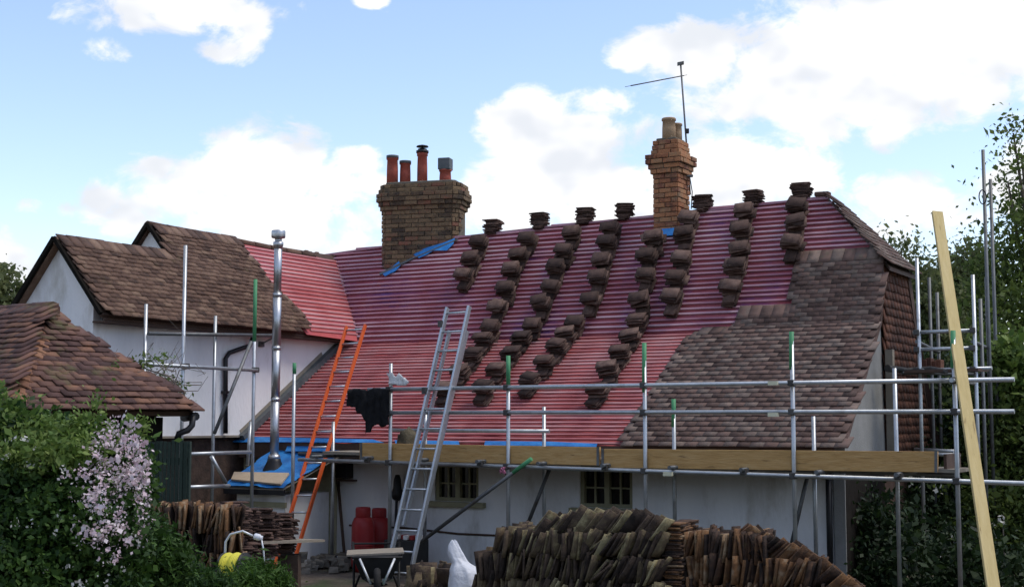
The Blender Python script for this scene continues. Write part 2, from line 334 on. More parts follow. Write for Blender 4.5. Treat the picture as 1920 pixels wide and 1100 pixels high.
mxg = mk('ShaderNodeMix'); mxg.data_type = 'RGBA'; t.links.new(r2.outputs[0], mxg.inputs[0]); t.links.new(r1.outputs[0], mxg.inputs[6]); mxg.inputs[7].default_value = (.03, .055, .014, 1)
t.links.new(mxg.outputs[2], b.inputs['Base Color']); b.inputs['Roughness'].default_value = .95
bp = mk('ShaderNodeBump'); bp.inputs['Strength'].default_value = .7; bp.inputs['Distance'].default_value = .05; n3 = mk('ShaderNodeTexNoise'); n3.inputs['Scale'].default_value = 18; n3.inputs['Detail'].default_value = 8
t.links.new(gp.outputs['Position'], n3.inputs['Vector']); t.links.new(n3.outputs[0], bp.inputs['Height']); t.links.new(bp.outputs[0], b.inputs['Normal']); M['ground_earth'] = g

# ------------------------------------------------------------------ ground
xs = np.concatenate([[-900, -300, -100, -40], np.linspace(-14, 14, 57), [40, 100, 300, 900]]); ys = np.concatenate([[-600, -100, -20, 0], np.linspace(4, 30, 53), [50, 120, 400, 1200]])
gv = [(x, y, (0.035 * noise.noise((x * .9, y * .9, 3)) + .015 * noise.noise((x * 3, y * 3, 1))) if abs(x) < 20 and 3 < y < 35 else 0.0) for y in ys for x in xs]
nx = len(xs); gf = [(j * nx + i, j * nx + i + 1, (j + 1) * nx + i + 1, (j + 1) * nx + i) for j in range(len(ys) - 1) for i in range(nx - 1)]
mb = MB().add(gv, gf); solo('ground', mb, M['ground_earth'], kind='structure', smooth=True)

# ------------------------------------------------------------------ roof planes of the cottage
P33, T33, R1 = rad(33), math.tan(rad(33)), 2.4
T55 = math.tan(rad(55)); ZE = 1.70; ZB = ZE + T33 * R1
def zlow(r): return ZE + T33 * r
def zup(r): return ZB + T55 * (r - R1)
NL = (Z * math.cos(P33) - N * math.sin(P33)); YL = (N * math.cos(P33) + Z * math.sin(P33))
NU = (Z * math.cos(rad(55)) - N * math.sin(rad(55))); YU = (N * math.cos(rad(55)) + Z * math.sin(rad(55)))
def hitL(px, py, off=0.0): return hit(px, py, fr(0, 0, ZE) + NL * off, NL)
def hitU(px, py, off=0.0): return hit(px, py, fr(0, R1, ZB) + NU * off, NU)
def rot_h(): return -A
COT = thing('cottage', 'white cottage with red membrane and battens on its half stripped tiled roof', 'house', fr(-9, .4, 0), -A)

ridge_px = [(596, 481), (700, 466), (850, 447), (1040, 425), (1225, 406), (1400, 388), (1549, 370)]
ridge = [hitU(x, y) for x, y in ridge_px]
HIPB = hitU(1656, 489)                       # foot of the half hip
def lerp(a, b, t_): return a + (b - a) * t_
def ridge_at(s):
    for a, b in zip(ridge[:-1], ridge[1:]):
        if s <= b.dot(U): return lerp(a, b, (s - a.dot(U)) / (b.dot(U) - a.dot(U)))
    return ridge[-1]
SBR = srz(hitU(1650, 614))[0]; SEV = srz(hitL(1587, 836))[0]
VAL = hitL(632, 630); SWALL = -13.72
# membranes: fine grids that sag between rafters
def sheet(name, mat, pfun, ns, nt_, nrm, amp, parent, **kw):
    vs_ = []; 
    for j in range(nt_ + 1):
        for i in range(ns + 1):
            p = pfun(i / ns, j / nt_); s_, r_, z_ = srz(p)
            d = amp * (math.sin(s_ * 2 * math.pi / .42) * .5 + noise.noise((s_ * 3, z_ * 6, 0)))
            vs_.append(p + nrm * (d - .012))
    fs = [(j * (ns + 1) + i, j * (ns + 1) + i + 1, (j + 1) * (ns + 1) + i + 1, (j + 1) * (ns + 1) + i) for j in range(nt_) for i in range(ns)]
    return part(name, MB().add(vs_, fs), mat, parent, True, **kw)
SL0 = SWALL - .05
def pup(a, b):
    sb = lerp(SL0 - .3, SBR - .1, a); bot = fr(sb, R1, ZB)
    sr = lerp(ridge[0].dot(U) - .5, HIPB.dot(U), a)
    hs = ridge[-1].dot(U)
    if sr <= hs: top = ridge_at(max(sr, ridge[0].dot(U))); top = top + U * (sr - top.dot(U))
    else: top = lerp(ridge[-1], HIPB, (sr - hs) / (HIPB.dot(U) - hs))
    return lerp(bot, top, b)
def plo(a, b): return fr(lerp(SL0, lerp(SEV, SBR, b) - .14, a), lerp(.0, R1, b), lerp(ZE, ZB, b))
RUP = sheet('upper_roof_membrane', M['membrane_purple'], pup, 150, 24, NU, .006, COT, label='purple red upper membrane under roof battens')
RLO = sheet('lower_roof_membrane', M['membrane_red'], plo, 150, 28, NL, .006, COT, label='bright red lower membrane under roof battens')

TILED = [(1500, 493), (1662, 489), (1656, 614), (1602, 862), (1150, 862), (1192, 800), (1205, 770), (1222, 738), (1262, 690), (1275, 655), (1290, 640), (1330, 630), (1381, 622), (1384, 596), (1484, 590)]
BARE_U = [(596, 478), (700, 463), (850, 444), (1225, 403), (1549, 367), (1660, 488), (1500, 493), (1484, 592), (1384, 597), (1380, 640), (640, 660), (632, 628)]
BARE_L = [(632, 600), (1383, 600), (1381, 622), (1330, 630), (1290, 640), (1275, 655), (1262, 690), (1222, 738), (1205, 770), (1192, 800), (1165, 845), (420, 845), (432, 818)]
def batten_rows(hostp, P0, Y, Nn, nrows, gauge, s0, s1, poly, mat):
    for k_ in range(nrows):
        base = P0 + Y * (gauge * (k_ + .35)); run = None; spans = []
        s_ = s0
        while s_ <= s1:
            p = base + U * s_; ins = pip(*proj(p), poly)
            if ins and run is None: run = s_
            if not ins and run is not None: spans.append((run, s_)); run = None
            s_ += .04
        if run is not None: spans.append((run, s1))
        for a, b in spans:
            if b - a < .15: continue
            n_ = max(2, int((b - a) / .45)); vs_ = []; ph = random.random() * 50; dy = random.uniform(-.009, .009)
            for i in range(n_ + 1):
                ss = lerp(a, b, i / n_); c = base + U * ss + Y * (dy + .013 * noise.noise((ss * .7, ph, 0))) + Nn * (.004 + .003 * noise.noise((ss, ph, 5)))
                for (yy, zz) in ((-.015, 0), (.015, 0), (.015, .024), (-.015, .024)): vs_.append(c + Y * yy + Nn * zz)
            fs = [(i * 4 + q_, (i + 1) * 4 + q_, (i + 1) * 4 + (q_ + 1) % 4, i * 4 + (q_ + 1) % 4) for i in range(n_) for q_ in range(4)]
            fs += [(0, 1, 2, 3), tuple(n_ * 4 + q_ for q_ in (3, 2, 1, 0))]
            part('batten', MB().add(vs_, fs), mat, hostp)
LLO = R1 / math.cos(P33); LUP = 2.62
batten_rows(RLO, fr(0, 0, ZE), YL, NL, int(LLO / .094), .094, -14.2, -4.6, BARE_L, M['batten'])
batten_rows(RUP, fr(0, R1, ZB), YU, NU, int(LUP / .094), .094, -15.2, -4.6, BARE_U, M['batten_lilac'])

# ---- plain clay tiles: a cambered plate of 28 triangles shared by every tile
def tile_data(W=.1675, L=.265, T=.017, camber=.003):
    ysx = [-L / 2, -L / 6, L / 6, L / 2]; v = []
    for zt in (0, T):
        for y in ysx:
            for x in (-W / 2, 0, W / 2): v.append((x, y, zt + camber * (1 - (2 * y / L) ** 2) + .0012 * (1 - (2 * x / W) ** 2)))
    f = []
    for j in range(3):
        for i in range(2):
            a = j * 3 + i; f.append((a, a + 3, a + 4, a + 1)); a += 12; f.append((a, a + 1, a + 4, a + 3))
    for j in range(3):
        a = j * 3; f.append((a, a + 12, a + 15, a + 3)); a = j * 3 + 2; f.append((a, a + 3, a + 15, a + 12))
    for i in range(2):
        f.append((i, i + 1, i + 13, i + 12)); f.append((9 + i, 21 + i, 22 + i, 10 + i))
    return np.array(v, 'f'), np.array(f, 'i')
TV, TF = tile_data()
def tile_mesh(mat, name='tile', v=TV, f=TF): return fastmesh(name, v, f, mat)
def tileset(parent, name, rest_name, mats, mat, limit=300, v=TV, f=TF):
    mats = sorted(mats, key=lambda m: (m.translation - CAM).length)
    me = tile_mesh(mat, name, v, f)
    for m in mats[:limit]: inst(name, me, m, parent)
    rest = mats[limit:]
    if rest:
        inv = WM[parent].inverted(); V4 = np.c_[v, np.ones(len(v))]; vv = []; ff = []; rr = []
        for k_, m in enumerate(rest):
            vv.append((V4 @ np.array(inv @ m).T)[:, :3]); ff.append(f + k_ * len(v)); rr += [random.random()] * len(f)
        me2 = fastmesh(rest_name, np.concatenate(vv), np.concatenate(ff), mat, rr)
        o = bpy.data.objects.new(rest_name, me2); COL.objects.link(o); o.parent = parent; o['kind'] = 'stuff'; WM[o] = WM[parent]
def lay(P0, X, Y, Nn, s0, s1, nrows, gauge, test, lift=.045, tilt=8.6, jit=.6, wob=0.0):
    out = []
    for k_ in range(nrows):
        y = gauge * k_; off = (k_ % 2) * .084 + random.uniform(-.012, .012) * jit; s_ = s0 + off
        while s_ < s1:
            p = P0 + X * s_ + Y * (y + .11) + Nn * (lift + wob * noise.noise((s_ * 1.1, y * 1.5, 2)))
            if test(P0 + X * s_ + Y * y):
                a = rad(-tilt + random.gauss(0, 1.2) * jit); rz = rad(random.gauss(0, .6) * jit); rx = rad(random.gauss(0, .45) * jit)
                x2 = (X * math.cos(rz) + Y * math.sin(rz)).normalized(); y2 = Nn.cross(x2)
                R = Matrix.Rotation(a, 3, x2) @ Matrix.Rotation(rx, 3, y2)
                out.append(basis(p + Nn * random.uniform(-.003, .004) * jit + Y * random.gauss(0, .004) * jit, R @ x2, R @ y2, R @ Nn))
            s_ += .1685
    return out
mats = lay(fr(0, 0, ZE) - YL * .08, U, YL, NL, -9.6, -4.4, int(LLO / .11) + 2, .11, lambda p: pip(*proj(p), TILED) and srz(p)[1] < R1 + .02 and srz(p)[0] < lerp(SEV, SBR, srz(p)[1] / R1) - .02)
mats += lay(fr(0, R1, ZB), U, YU, NU, -9.2, -4.4, 17, .08, lambda p: pip(*proj(p), TILED) and srz(p)[0] < lerp(SBR, HIPB.dot(U), (srz(p)[1] - R1) / .7) - .01)
tileset(RLO, 'tile', 'tile_courses', mats, M['tile_brown'])
part('verge_strip', MB().bar(fr(SEV - .03, -.06, ZE + .01), fr(SBR - .03, R1, ZB + .035), .10, .03, up=NL).bar(fr(SBR - .03, R1, ZB + .03), HIPB + NU * .03 - U * .03, .10, .03, up=NU), M['tile_brown'], COT)
# row of top-course tiles laid flat along the two upper edges of the finished tiling
mats = []
for a, b in (((1384, 597), (1484, 591)), ((1503, 497), (1655, 492))):
    pa, pb = hitU(*a, .05), hitU(*b, .05); n_ = max(1, int((pb - pa).length / .17))
    for i in range(n_):
        p = lerp(pa, pb, (i + .5) / n_); mats.append(basis(p - YU * .07, U, YU, NU))
me = tile_mesh(M['tile_brown'], 'top_course_tile')
for m in mats: inst('top_course_tile', me, m, RUP)

# ridge roll, half hip, rear slope, gable wall
mb = MB(); 
for a, b in zip(ridge[:-1], ridge[1:]): mb.bar(a + NU * .01 + Z * .0, b + NU * .01, .05, .03)
part('ridge_batten', mb, M['batten_lilac'], COT)
HB2 = fr(HIPB.dot(U), srz(ridge[-1])[1] + (ridge[-1].z - HIPB.z) / 2.0, HIPB.z)
LBK = [fr(p.dot(U), srz(p)[1] + (p.z - 1.6) / 1.9, 1.6) for p in ridge]
mb = MB(); vs_ = ridge + LBK; n_ = len(ridge)
mb.add(vs_, [(i, i + 1, n_ + i + 1, n_ + i) for i in range(n_ - 1)])
bk_end = fr(SBR, srz(HB2)[1] + (HB2.z - 1.6) / 2.0, 1.6)
mb.add([ridge[-1], HB2, bk_end, LBK[-1]], [(0, 1, 2, 3)])
part('rear_roof_slope', mb, M['tile_brown'], COT)
ov = U * .10 - Z * .09
mb = MB().prism([ridge[-1] + Z * .02, HIPB + ov - N * .05, HB2 + ov + N * .12], Z * -.05)
HH = part('half_hip_roof', mb, M['tile_brown'], COT)
hx = (HB2 - HIPB).normalized(); hy = (ridge[-1] - (HIPB + HB2) / 2).normalized(); hn = hx.cross(hy).normalized(); hn = hn if hn.z > 0 else -hn
def in_hh(p):
    t_ = (p.z - HIPB.z) / (ridge[-1].z - HIPB.z)
    return -.15 < t_ < .97 and (p - lerp(HIPB, ridge[-1], t_)).dot(hx) > -.05 and (p - lerp(HB2, ridge[-1], t_)).dot(hx) < .12
tileset(HH, 'hip_tile', 'hip_tiles', lay(HIPB + ov, hx, hy, hn, -.1, 1.9, 15, .1, in_hh, lift=.045), M['tile_brown'])
# bonnet-like curved tiles up the hip edge
hipd = (ridge[-1] - HIPB).normalized()
for i in range(14):
    p = lerp(HIPB + ov * .6, ridge[-1], i / 14); q = p + hipd * .17 + Z * .01
    sd_ = U.cross(hipd).normalized()
    if i < 12:
        v_ = []
        for (pp, wd) in ((p + Z * .055, .075), (q + Z * .035, .055)):
            for kx in range(5):
                a = (kx - 2) / 2; v_.append(pp + N * (a * wd) + Z * (-.05 * a * a))
        part('bonnet_tile', MB().add(v_, [(i2, i2 + 1, i2 + 6, i2 + 5) for i2 in range(4)]), M['tile_brown'], HH, True)
part('ridge_end_tile', MB().bar(ridge[-1] - U * .16 + Z * .05, ridge[-1] + U * .06 + Z * .045, .14, .07), M['tile_stack'], COT, bevel=.02)
# end wall, front part rendered, rear part tile hung
SW = SEV - .10
rW = .30
mb = MB().prism([fr(SW, rW, 1.45), fr(SW, rW, zlow(rW) - .06), fr(SBR - .10, R1, ZB - .08), fr(HIPB.dot(U) - .07, 3.10, zup(3.06) - .12), fr(HIPB.dot(U) - .03, 3.13, 1.45)], -U * .2)
part('end_plinth', MB().prism([fr(SW + .005, rW - .004, 0), fr(SW + .005, rW - .004, 1.445), fr(HIPB.dot(U) - .06, 3.06, 1.445), fr(HIPB.dot(U) - .06, 3.06, 0)], -U * .15), M['dark_timber'], COT, label='black lower end wall below the grey render')  # lower end wall, one even black tone
part('rendered_end_wall', mb, M['render_grey'], COT, label='bare grey cement rendered end of the outshot')
r2_ = srz(HB2)[1]; sH = HIPB.dot(U) - .06
mb = MB().prism([fr(sH, 3.08, 0), fr(sH, 3.08, HIPB.z - .05), fr(sH, r2_, HIPB.z - .05), fr(sH, r2_ + (HIPB.z - .1) / 2, 0)], -U * .2)
GW = part('gable_wall', mb, M['dark_board'], COT)
def in_gw(p):
    s_, r_, z_ = srz(p); return 3.06 < r_ < r2_ + (HIPB.z - z_) / 2 - .03 and 1.4 < z_ < HIPB.z - .08
tileset(GW, 'hanging_tile', 'hanging_tiles', lay(fr(sH + .01, 3.0, 1.4), N, Z, U, 0, 2.9, 24, .115, in_gw, lift=.03, tilt=9), M['hung_tile'])
part('verge_board', MB().bar(HB2 + U * .0 - Z * .05, fr(sH + .05, r2_ + (HIPB.z - 1.0) / 2, 1.0), .05, .16), M['dark_board'], COT)
part('corner_post', MB().bar(ons(1668, 655, sH + .12), ons(1672, 850, sH + .12), .10, .10, up=U), M['old_board'], COT)
# front wall with two window openings
wins = []
for (x0, x1, y0, y1) in ((815, 897, 868, 938), (1087, 1186, 872, 950)):
    a = onr(x0, y1, rW); b = onr(x1, y1, rW); wins.append((a.dot(U), b.dot(U), min(a.z, b.z), onr(x0, y0, rW).z))
sl, sr = srz(onr(632, 950, rW))[0], SW - .152
cuts = [sl, wins[0][0], wins[0][1], wins[1][0], wins[1][1], sr]
mb = MB(); ztop = zlow(rW) - .07
for i in range(5):
    if i % 2 == 0: mb.fbox(cuts[i], cuts[i + 1], rW, rW + .3, 0, ztop)
    else:
        wz = wins[i // 2]; mb.fbox(cuts[i], cuts[i + 1], rW, rW + .3, 0, wz[2]); mb.fbox(cuts[i], cuts[i + 1], rW, rW + .3, wz[3], ztop)
part('front_wall', mb, M['render_white'], COT)
part('entrance_wall', MB().fbox(SWALL - .1, sl - .002, rW - .12, rW + .3, 0, zlow(rW) - .12), M['render_cream'], COT, label='stained cream wall section behind the orange ladder')
mb = MB().fbox(SWALL, SEV - .12, -.05, -.015, ZE - .22, ZE - .005); part('fascia_board', mb, M['dark_board'], COT)
part('soffit', MB().fbox(sl, SEV - .12, .061, rW - .002, ZE - .20, ZE - .17), M['dark_board'], COT)
# wall string course / cable run
part('wall_cable', MB().tube([onr(655, 984, rW - .015), onr(760, 989, rW - .015), onr(860, 1000, rW - .015), onr(930, 1003, rW - .015)], .014, 6), M['dark_board'], COT)
for wi, (s0, s1, z0, z1) in enumerate(wins):
    wnd = part('window', MB().fbox(s0, s1, rW + .10, rW + .13, z0, z1), M['glass'], COT)
    fw = .05; sm = (s0 + s1) / 2
    fm = MB()
    for (a, b, c, d) in ((s0, s0 + fw, z0, z1), (s1 - fw, s1, z0, z1), (sm - fw * .7, sm + fw * .7, z0, z1)): fm.fbox(a, b, rW + .03, rW + .098, c, d)
    for (a, b) in ((s0 + fw, sm - fw * .7), (sm + fw * .7, s1 - fw)):
        fm.fbox(a, b, rW + .032, rW + .096, z0, z0 + fw); fm.fbox(a, b, rW + .032, rW + .096, z1 - fw, z1)
    part('window_frame', fm, M['frame_cream'], wnd)
    for (a, b) in ((s0 + fw, sm - fw * .7), (sm + fw * .7, s1 - fw)):
        part('glazing_bar', MB().fbox((a + b) / 2 - .012, (a + b) / 2 + .012, rW + .06, rW + .094, z0 + fw, z1 - fw), M['frame_cream'], wnd)
        for zz in (lerp(z0, z1, .47),): part('glazing_bar', MB().fbox(a, b, rW + .063, rW + .091, zz - .011, zz + .011), M['frame_cream'], wnd)
    part('window_sill', MB().fbox(s0 - .12, s1 + .12, rW - .09, rW + .09, z0 - .075, z0 - .003), M['frame_cream'], wnd, bevel=.008)
# blue underlay strips at the eaves and round the chimneys
def flat(name, pxs, hf, off, mat, parent, th=.008, **kw):
    pts = [hf(x, y, off) for x, y in pxs]; nn = (pts[1] - pts[0]).cross(pts[2] - pts[0]).normalized()
    return part(name, MB().prism(pts, (pts[0] * 0 + (NL if hf is hitL else NU) * th)), mat, parent, **kw)
flat('blue_eaves_strip', [(432, 818), (560, 821), (700, 824), (720, 830), (560, 829), (425, 829)], hitL, .035, M['blue_sheet'], COT)
flat('blue_eaves_strip', [(740, 825), (860, 827), (862, 834), (742, 832)], hitL, .035, M['blue_sheet'], COT)
flat('blue_eaves_strip', [(910, 827), (1030, 828), (1120, 832), (1118, 838), (1030, 836), (908, 835)], hitL, .035, M['blue_sheet'], COT)
flat('blue_flashing', [(716, 512), (733, 503), (748, 490), (752, 497), (742, 508), (722, 518)], hitU, .045, M['blue_sheet'], COT)
flat('blue_flashing', [(776, 478), (790, 466), (806, 463), (830, 456), (853, 447), (850, 458), (838, 470), (812, 470), (800, 478), (786, 484)], hitU, .045, M['blue_sheet'], COT)
part('lead_step', MB().bar(hitU(712, 514, .05), hitU(770, 486, .05), .05, .012, up=NU).bar(hitU(770, 486, .05), hitU(858, 449, .05), .03, .012, up=NU), M['lead'], COT)
flat('blue_flashing', [(1222, 431), (1272, 427), (1273, 441), (1222, 444)], hitU, .045, M['blue_sheet'], COT)
# valley lining between the two roofs
part('valley_lining', MB().bar(hitU(599, 487) + NU * .02, VAL + NU * .03, .12, .012, up=NU), M['blue_sheet'], COT)
for i in range(9):
    p = hitU(568 + i * 6.5, 484 + abs(i - 6) * -1.2) + Z * random.uniform(0, .03)
    part('loose_ridge_tile', MB().bar(p, p + U * .10 + Z * random.uniform(-.02, .03), .09, .05), M['tile_stack'], COT, bevel=.01)

# ------------------------------------------------------------------ chimneys (parts of the cottage)
def off_poly(pts, o):
    n_ = len(pts); out = []
    ctr = sum(pts, Vector((0, 0, 0))) / n_
    ln = []
    for i in range(n_):
        a, b = pts[i], pts[(i + 1) % n_]; d = (b - a).normalized(); nn = Vector((d.y, -d.x, 0))
        if nn.dot((a + b) / 2 - ctr) < 0: nn = -nn
        ln.append((a + nn * o, d))
    for i in range(n_):
        (p, d), (q, e) = ln[i - 1], ln[i]; den = d.x * e.y - d.y * e.x
        t_ = ((q.x - p.x) * e.y - (q.y - p.y) * e.x) / den; out.append(p + d * t_)
    return out
BRICKS = {}
def brick_mesh(mat):
    if mat.name not in BRICKS:
        mb_ = MB(); e = .04
        v = [(-.5, -.5, -.5), (.5, -.5, -.5), (.5, .5, -.5), (-.5, .5, -.5), (-.5, -.5, .5), (.5, -.5, .5), (.5, .5, .5), (-.5, .5, .5)]
        # front face (-y) slightly pillowed
        v += [(-.5 + e, -.56, -.5 + e * 3), (.5 - e, -.56, -.5 + e * 3), (.5 - e, -.56, .5 - e * 3), (-.5 + e, -.56, .5 - e * 3)]
        f = [(8, 9, 10, 11), (0, 1, 9, 8), (1, 5, 10, 9), (5, 4, 11, 10), (4, 0, 8, 11), (1, 2, 6, 5), (3, 0, 4, 7), (4, 5, 6, 7), (0, 3, 2, 1)]
        me_ = bpy.data.meshes.new('brick'); me_.from_pydata(v, [], f); me_.materials.append(mat); BRICKS[mat.name] = me_
    return BRICKS[mat.name]
def chimney(foot, z0, profile, mat, label, roofz):
    # profile: list of outward offsets, one per 75 mm course from z0
    core = MB(); z = z0; hc = .075
    for o in profile:
        fp = off_poly(foot, o - .012); core.prism([Vector((p.x, p.y, z)) for p in fp], Z * (hc - .0005)); z += hc
    ch = part('chimney', core, M['mortar'], COT, label=label)
    me_ = brick_mesh(mat); ctr = sum(foot, Vector((0, 0, 0))) / len(foot); z = z0
    for ci, o in enumerate(profile):
        fp = off_poly(foot, o)
        for i in range(len(fp)):
            a, b = fp[i], fp[(i + 1) % len(fp)]; d = (b - a); L = d.length; d = d / L; nn = Vector((d.y, -d.x, 0))
            if nn.dot((a + b) / 2 - ctr) < 0: nn = -nn
            if nn.dot(CAM - a) < 0: continue
            nb = max(1, round(L / .225)); step = L / nb; edges = [0.0]; x = step * (.5 if ci % 2 else 1)
            while x < L - .02: edges.append(x); x += step
            edges.append(L)
            for e0, e1 in zip(edges[:-1], edges[1:]):
                c = a + d * ((e0 + e1) / 2) - nn * .022
                if z + hc < roofz(c): continue
                wd = e1 - e0 - .012; j = random.gauss(0, .006)
                xd = d if d.cross(-nn).z > 0 else -d
                m_ = basis(Vector((c.x, c.y, z + hc / 2)) + nn * j, xd * wd, -nn * .06, Z * .064)
                inst('brick', me_, m_, ch)
        z += hc
    return ch, z
def rz_main(p):
    s_, r_, _ = srz(p); return zup(r_)
a = hitU(708, 514); b = hitU(862, 448)
a.z = b.z = 0; e = (b - a).normalized(); bk = Vector((-e.y, e.x, 0)); cc = .09
dp = .62
a = a + e * .04; b = b - e * .05
foot = [a + e * cc, b - e * cc, b + bk * cc, b + bk * (dp - cc), b - e * cc + bk * dp, a + e * cc + bk * dp, a + bk * (dp - cc), a + bk * cc]
z0 = 4.05; ztop1 = at(785, 343, a.y).z; nc = int((ztop1 - z0) / .075)
prof = [0] * (nc - 6) + [.025, .055, .09, .09, .05, .03]
CH1, zt1 = chimney(foot, z0, prof, M['brick_yellow'], 'broad weathered stock brick chimney with four pots', rz_main)
part('mortar_flaunching', MB().prism([Vector((p.x, p.y, zt1)) for p in off_poly(foot, -.05)], Z * .05), M['mortar'], CH1, bevel=.02)
cy = (a + b) / 2 + bk * dp * .5
def pot(px, ytop, width, mat, ch, yy, zb, extra=None):
    p = at(px, ytop, yy); r_ = width / 2 * yy / FPX; h = p.z - zb
    o = part('chimney_pot', MB().lathe((p.x, yy, zb), [(r_ * 1.05, -.03), (r_ * 1.02, h * .5), (r_ * .95, h * .86), (r_ * 1.1, h * .88), (r_ * 1.1, h * .97), (r_ * 1.0, h), (r_ * .7, h), (r_ * .7, h - .15)], 20), mat, ch, True)
    return p, r_, o
yy = cy.y
for (px, yt, wd) in ((736, 293, 21), (760, 303, 20), (792, 285, 19), (835, 318, 22)):
    p, r_, o = pot(px, yt, wd, M['pot_red'], CH1, yy + (.06 if px == 760 else 0), zt1 + .02)
    if px == 792:
        part('cowl', MB().lathe(p, [(r_ * 1.25, -.02), (r_ * 1.25, .02), (r_ * .9, .03), (r_ * .9, .05)], 18).lathe(p, [(.012, .02), (.012, .10)], 6).lathe(p, [(r_ * 1.25, .085), (r_ * 1.1, .105), (.01, .125)], 18), M['black_plastic'], o, True)
    elif px == 835:
        bm_ = MB(); cz = p + Z * .06
        bm_.box(cz + Z * .03, e * .105, bk * .105, Z * .10)
        ck = part('cowl_box', bm_, M['lead'], o, bevel=.012)
    else:
        part('pot_rim', MB().lathe(p, [(r_ * 1.12, -.04), (r_ * 1.12, .008), (r_ * .6, .009)], 18), M['lead'], o, True)
# slim chimney
a = hitU(1225, 438); b = hitU(1271, 434); c1 = a.copy(); c1.z = 0; e = (U * 1.0); L1 = (b - a).length
foot = [c1, c1 + U * L1, c1 + U * L1 + N * .46, c1 + N * .46]
z0 = 4.35; ztop2 = at(1258, 264, a.y).z; nc = int((ztop2 - z0) / .075)
prof = [0] * (nc - 7) + [.03, .06, .09, .09, .02, .01, 0]
def rz2(p): return zup(min(srz(p)[1], 3.8)) - .1
CH2, zt2 = chimney(foot, z0, prof, M['brick_orange'], 'slim orange brick chimney with two buff pots', rz2)
part('mortar_flaunching', MB().prism([Vector((p.x, p.y, zt2)) for p in off_poly(foot, -.04)], Z * .04), M['mortar'], CH2, bevel=.015)
cy2 = c1 + U * L1 / 2 + N * .23
pot(1254, 222, 25, M['pot_buff'], CH2, cy2.y - .08, zt2 + .02); pot(1269, 232, 19, M['pot_buff'], CH2, cy2.y + .1, zt2 + .02)
for (px, w_) in ():
    pass

# ------------------------------------------------------------------ left wing
SE = -13.45; TW = 1.16
ZW = ons(192, 589, SE).z
NWn = (Z + U * TW).normalized(); YW = (-U + Z * TW).normalized()
PW0 = fr(SE, 0, ZW)
def hitW(px, py, off=0.0): return hit(px, py, PW0 + NWn * off, NWn)
def zw(s_): return ZW + TW * (SE - s_)
apx = hitW(95, 446); rF = srz(hitW(192, 589))[1]; sA = apx.dot(U); zA = apx.z
apt = hitW(279, 421); sT, rT, zT = srz(apt); zT = apt.z; rTop = srz(hitW(592, 482))[1] + .9
rA = rF
WING = thing('cottage_wing', 'white rendered cottage wing with two brown tiled gables at the left', 'house', fr(-14.6, 0, 0), -A)
# right slope: front part and taller rear part
def slope(name, r0, r1, s1, mat, th=.05):
    z1 = zw(s1)
    return part(name, MB().prism([fr(SE, r0, ZW), fr(SE, r1, ZW), fr(s1, r1, z1), fr(s1, r0, z1)], -NWn * th), mat, WING)
W1 = slope('front_roof_slope', rF, rT, sA, M['dark_board'])
W2 = slope('rear_roof_slope', rT + .002, rTop, sT, M['dark_board'])
# left slopes
def left_slope(name, r0, r1, s1, z1, s2):
    return part(name, MB().prism([fr(s1, r0, z1), fr(s1, r1, z1), fr(s2, r1, z1 - TW * (s1 - s2)), fr(s2, r0, z1 - TW * (s1 - s2))], Vector((0, 0, -.06))), M['tile_wing'], WING)
left_slope('left_roof_slope', rF, rT, sA, zA, sA - 2.2); left_slope('left_roof_slope', rT, rTop, sT, zT, sT - 2.2)
WT = [(90, 432), (300, 468), (322, 476), (278, 410), (446, 449), (455, 475), (490, 520), (525, 560), (560, 597), (583, 625), (420, 640), (180, 600)]
def tw_test(p):
    s_, r_, z_ = srz(p)
    if not pip(*proj(p), WT): return False
    return s_ > (sT if r_ > rT else sA) + .11 and r_ > rF + .06
mats = lay(PW0 - YW * .06, N, YW, NWn, rF, rTop, 30, .083, tw_test, lift=.05, tilt=10, jit=.5, wob=.02)
tileset(W1, 'tile', 'tile_courses', mats, M['tile_wing'])
# membrane and battens on the stripped part of the wing
WBARE = [(446, 449), (640, 490), (672, 640), (583, 625), (560, 597), (525, 560), (490, 520), (455, 475)]
part('roof_membrane', MB().prism([hitW(x, y, .004) for x, y in [(446, 451), (640, 492), (670, 640), (575, 627), (550, 600), (515, 563), (480, 523), (447, 478)]], NWn * .006), M['membrane_red'], WING)
for k_ in range(22):
    base = PW0 + YW * (.094 * (k_ + .4)); rr_ = [r_ for r_ in np.arange(0, 4.5, .03) if pip(*proj(base + N * r_), WBARE)]
    if len(rr_) > 3:
        p0, p1 = base + N * rr_[0], base + N * rr_[-1]
        part('batten', MB().bar(p0 + NWn * .015, p1 + NWn * .015, .04, .024, up=NWn), M['batten'], W2)
# ridge and verge tiles
def roll(p0, p1, r_, mat, parent, name, n_):
    for i in range(n_):
        q0, q1 = lerp(p0, p1, i / n_), lerp(p0, p1, (i + 1) / n_ - .004); part(name, MB().tube([q0, q1], [r_, r_ * .93], 10), mat, parent, True)
roll(fr(sA, rF - .03, zA - .02), fr(sA, rT, zA - .06), .055, M['tile_wing'], WING, 'ridge_tile', 9)
roll(fr(sT, rT - .03, zT), hitW(590, 481), .055, M['tile_wing'], WING, 'ridge_tile', 10)
for (s1, z1, r_) in ((sA, zA, rF), (sT, zT, rT)):
    lim = SE if r_ == rF else sA + .0
    part('verge_board', MB().bar(fr(s1, r_ - .03, z1 + .01), fr(lim, r_ - .03, zw(lim) + .01), .05, .05, up=NWn), M['dark_timber'], WING)
    nl = (Z - U * TW).normalized(); part('verge_board', MB().bar(fr(s1, r_ - .03, z1 + .01), fr(s1 - 2.2, r_ - .03, z1 - 2.2 * TW + .01), .05, .06, up=nl), M['dark_timber'], WING)
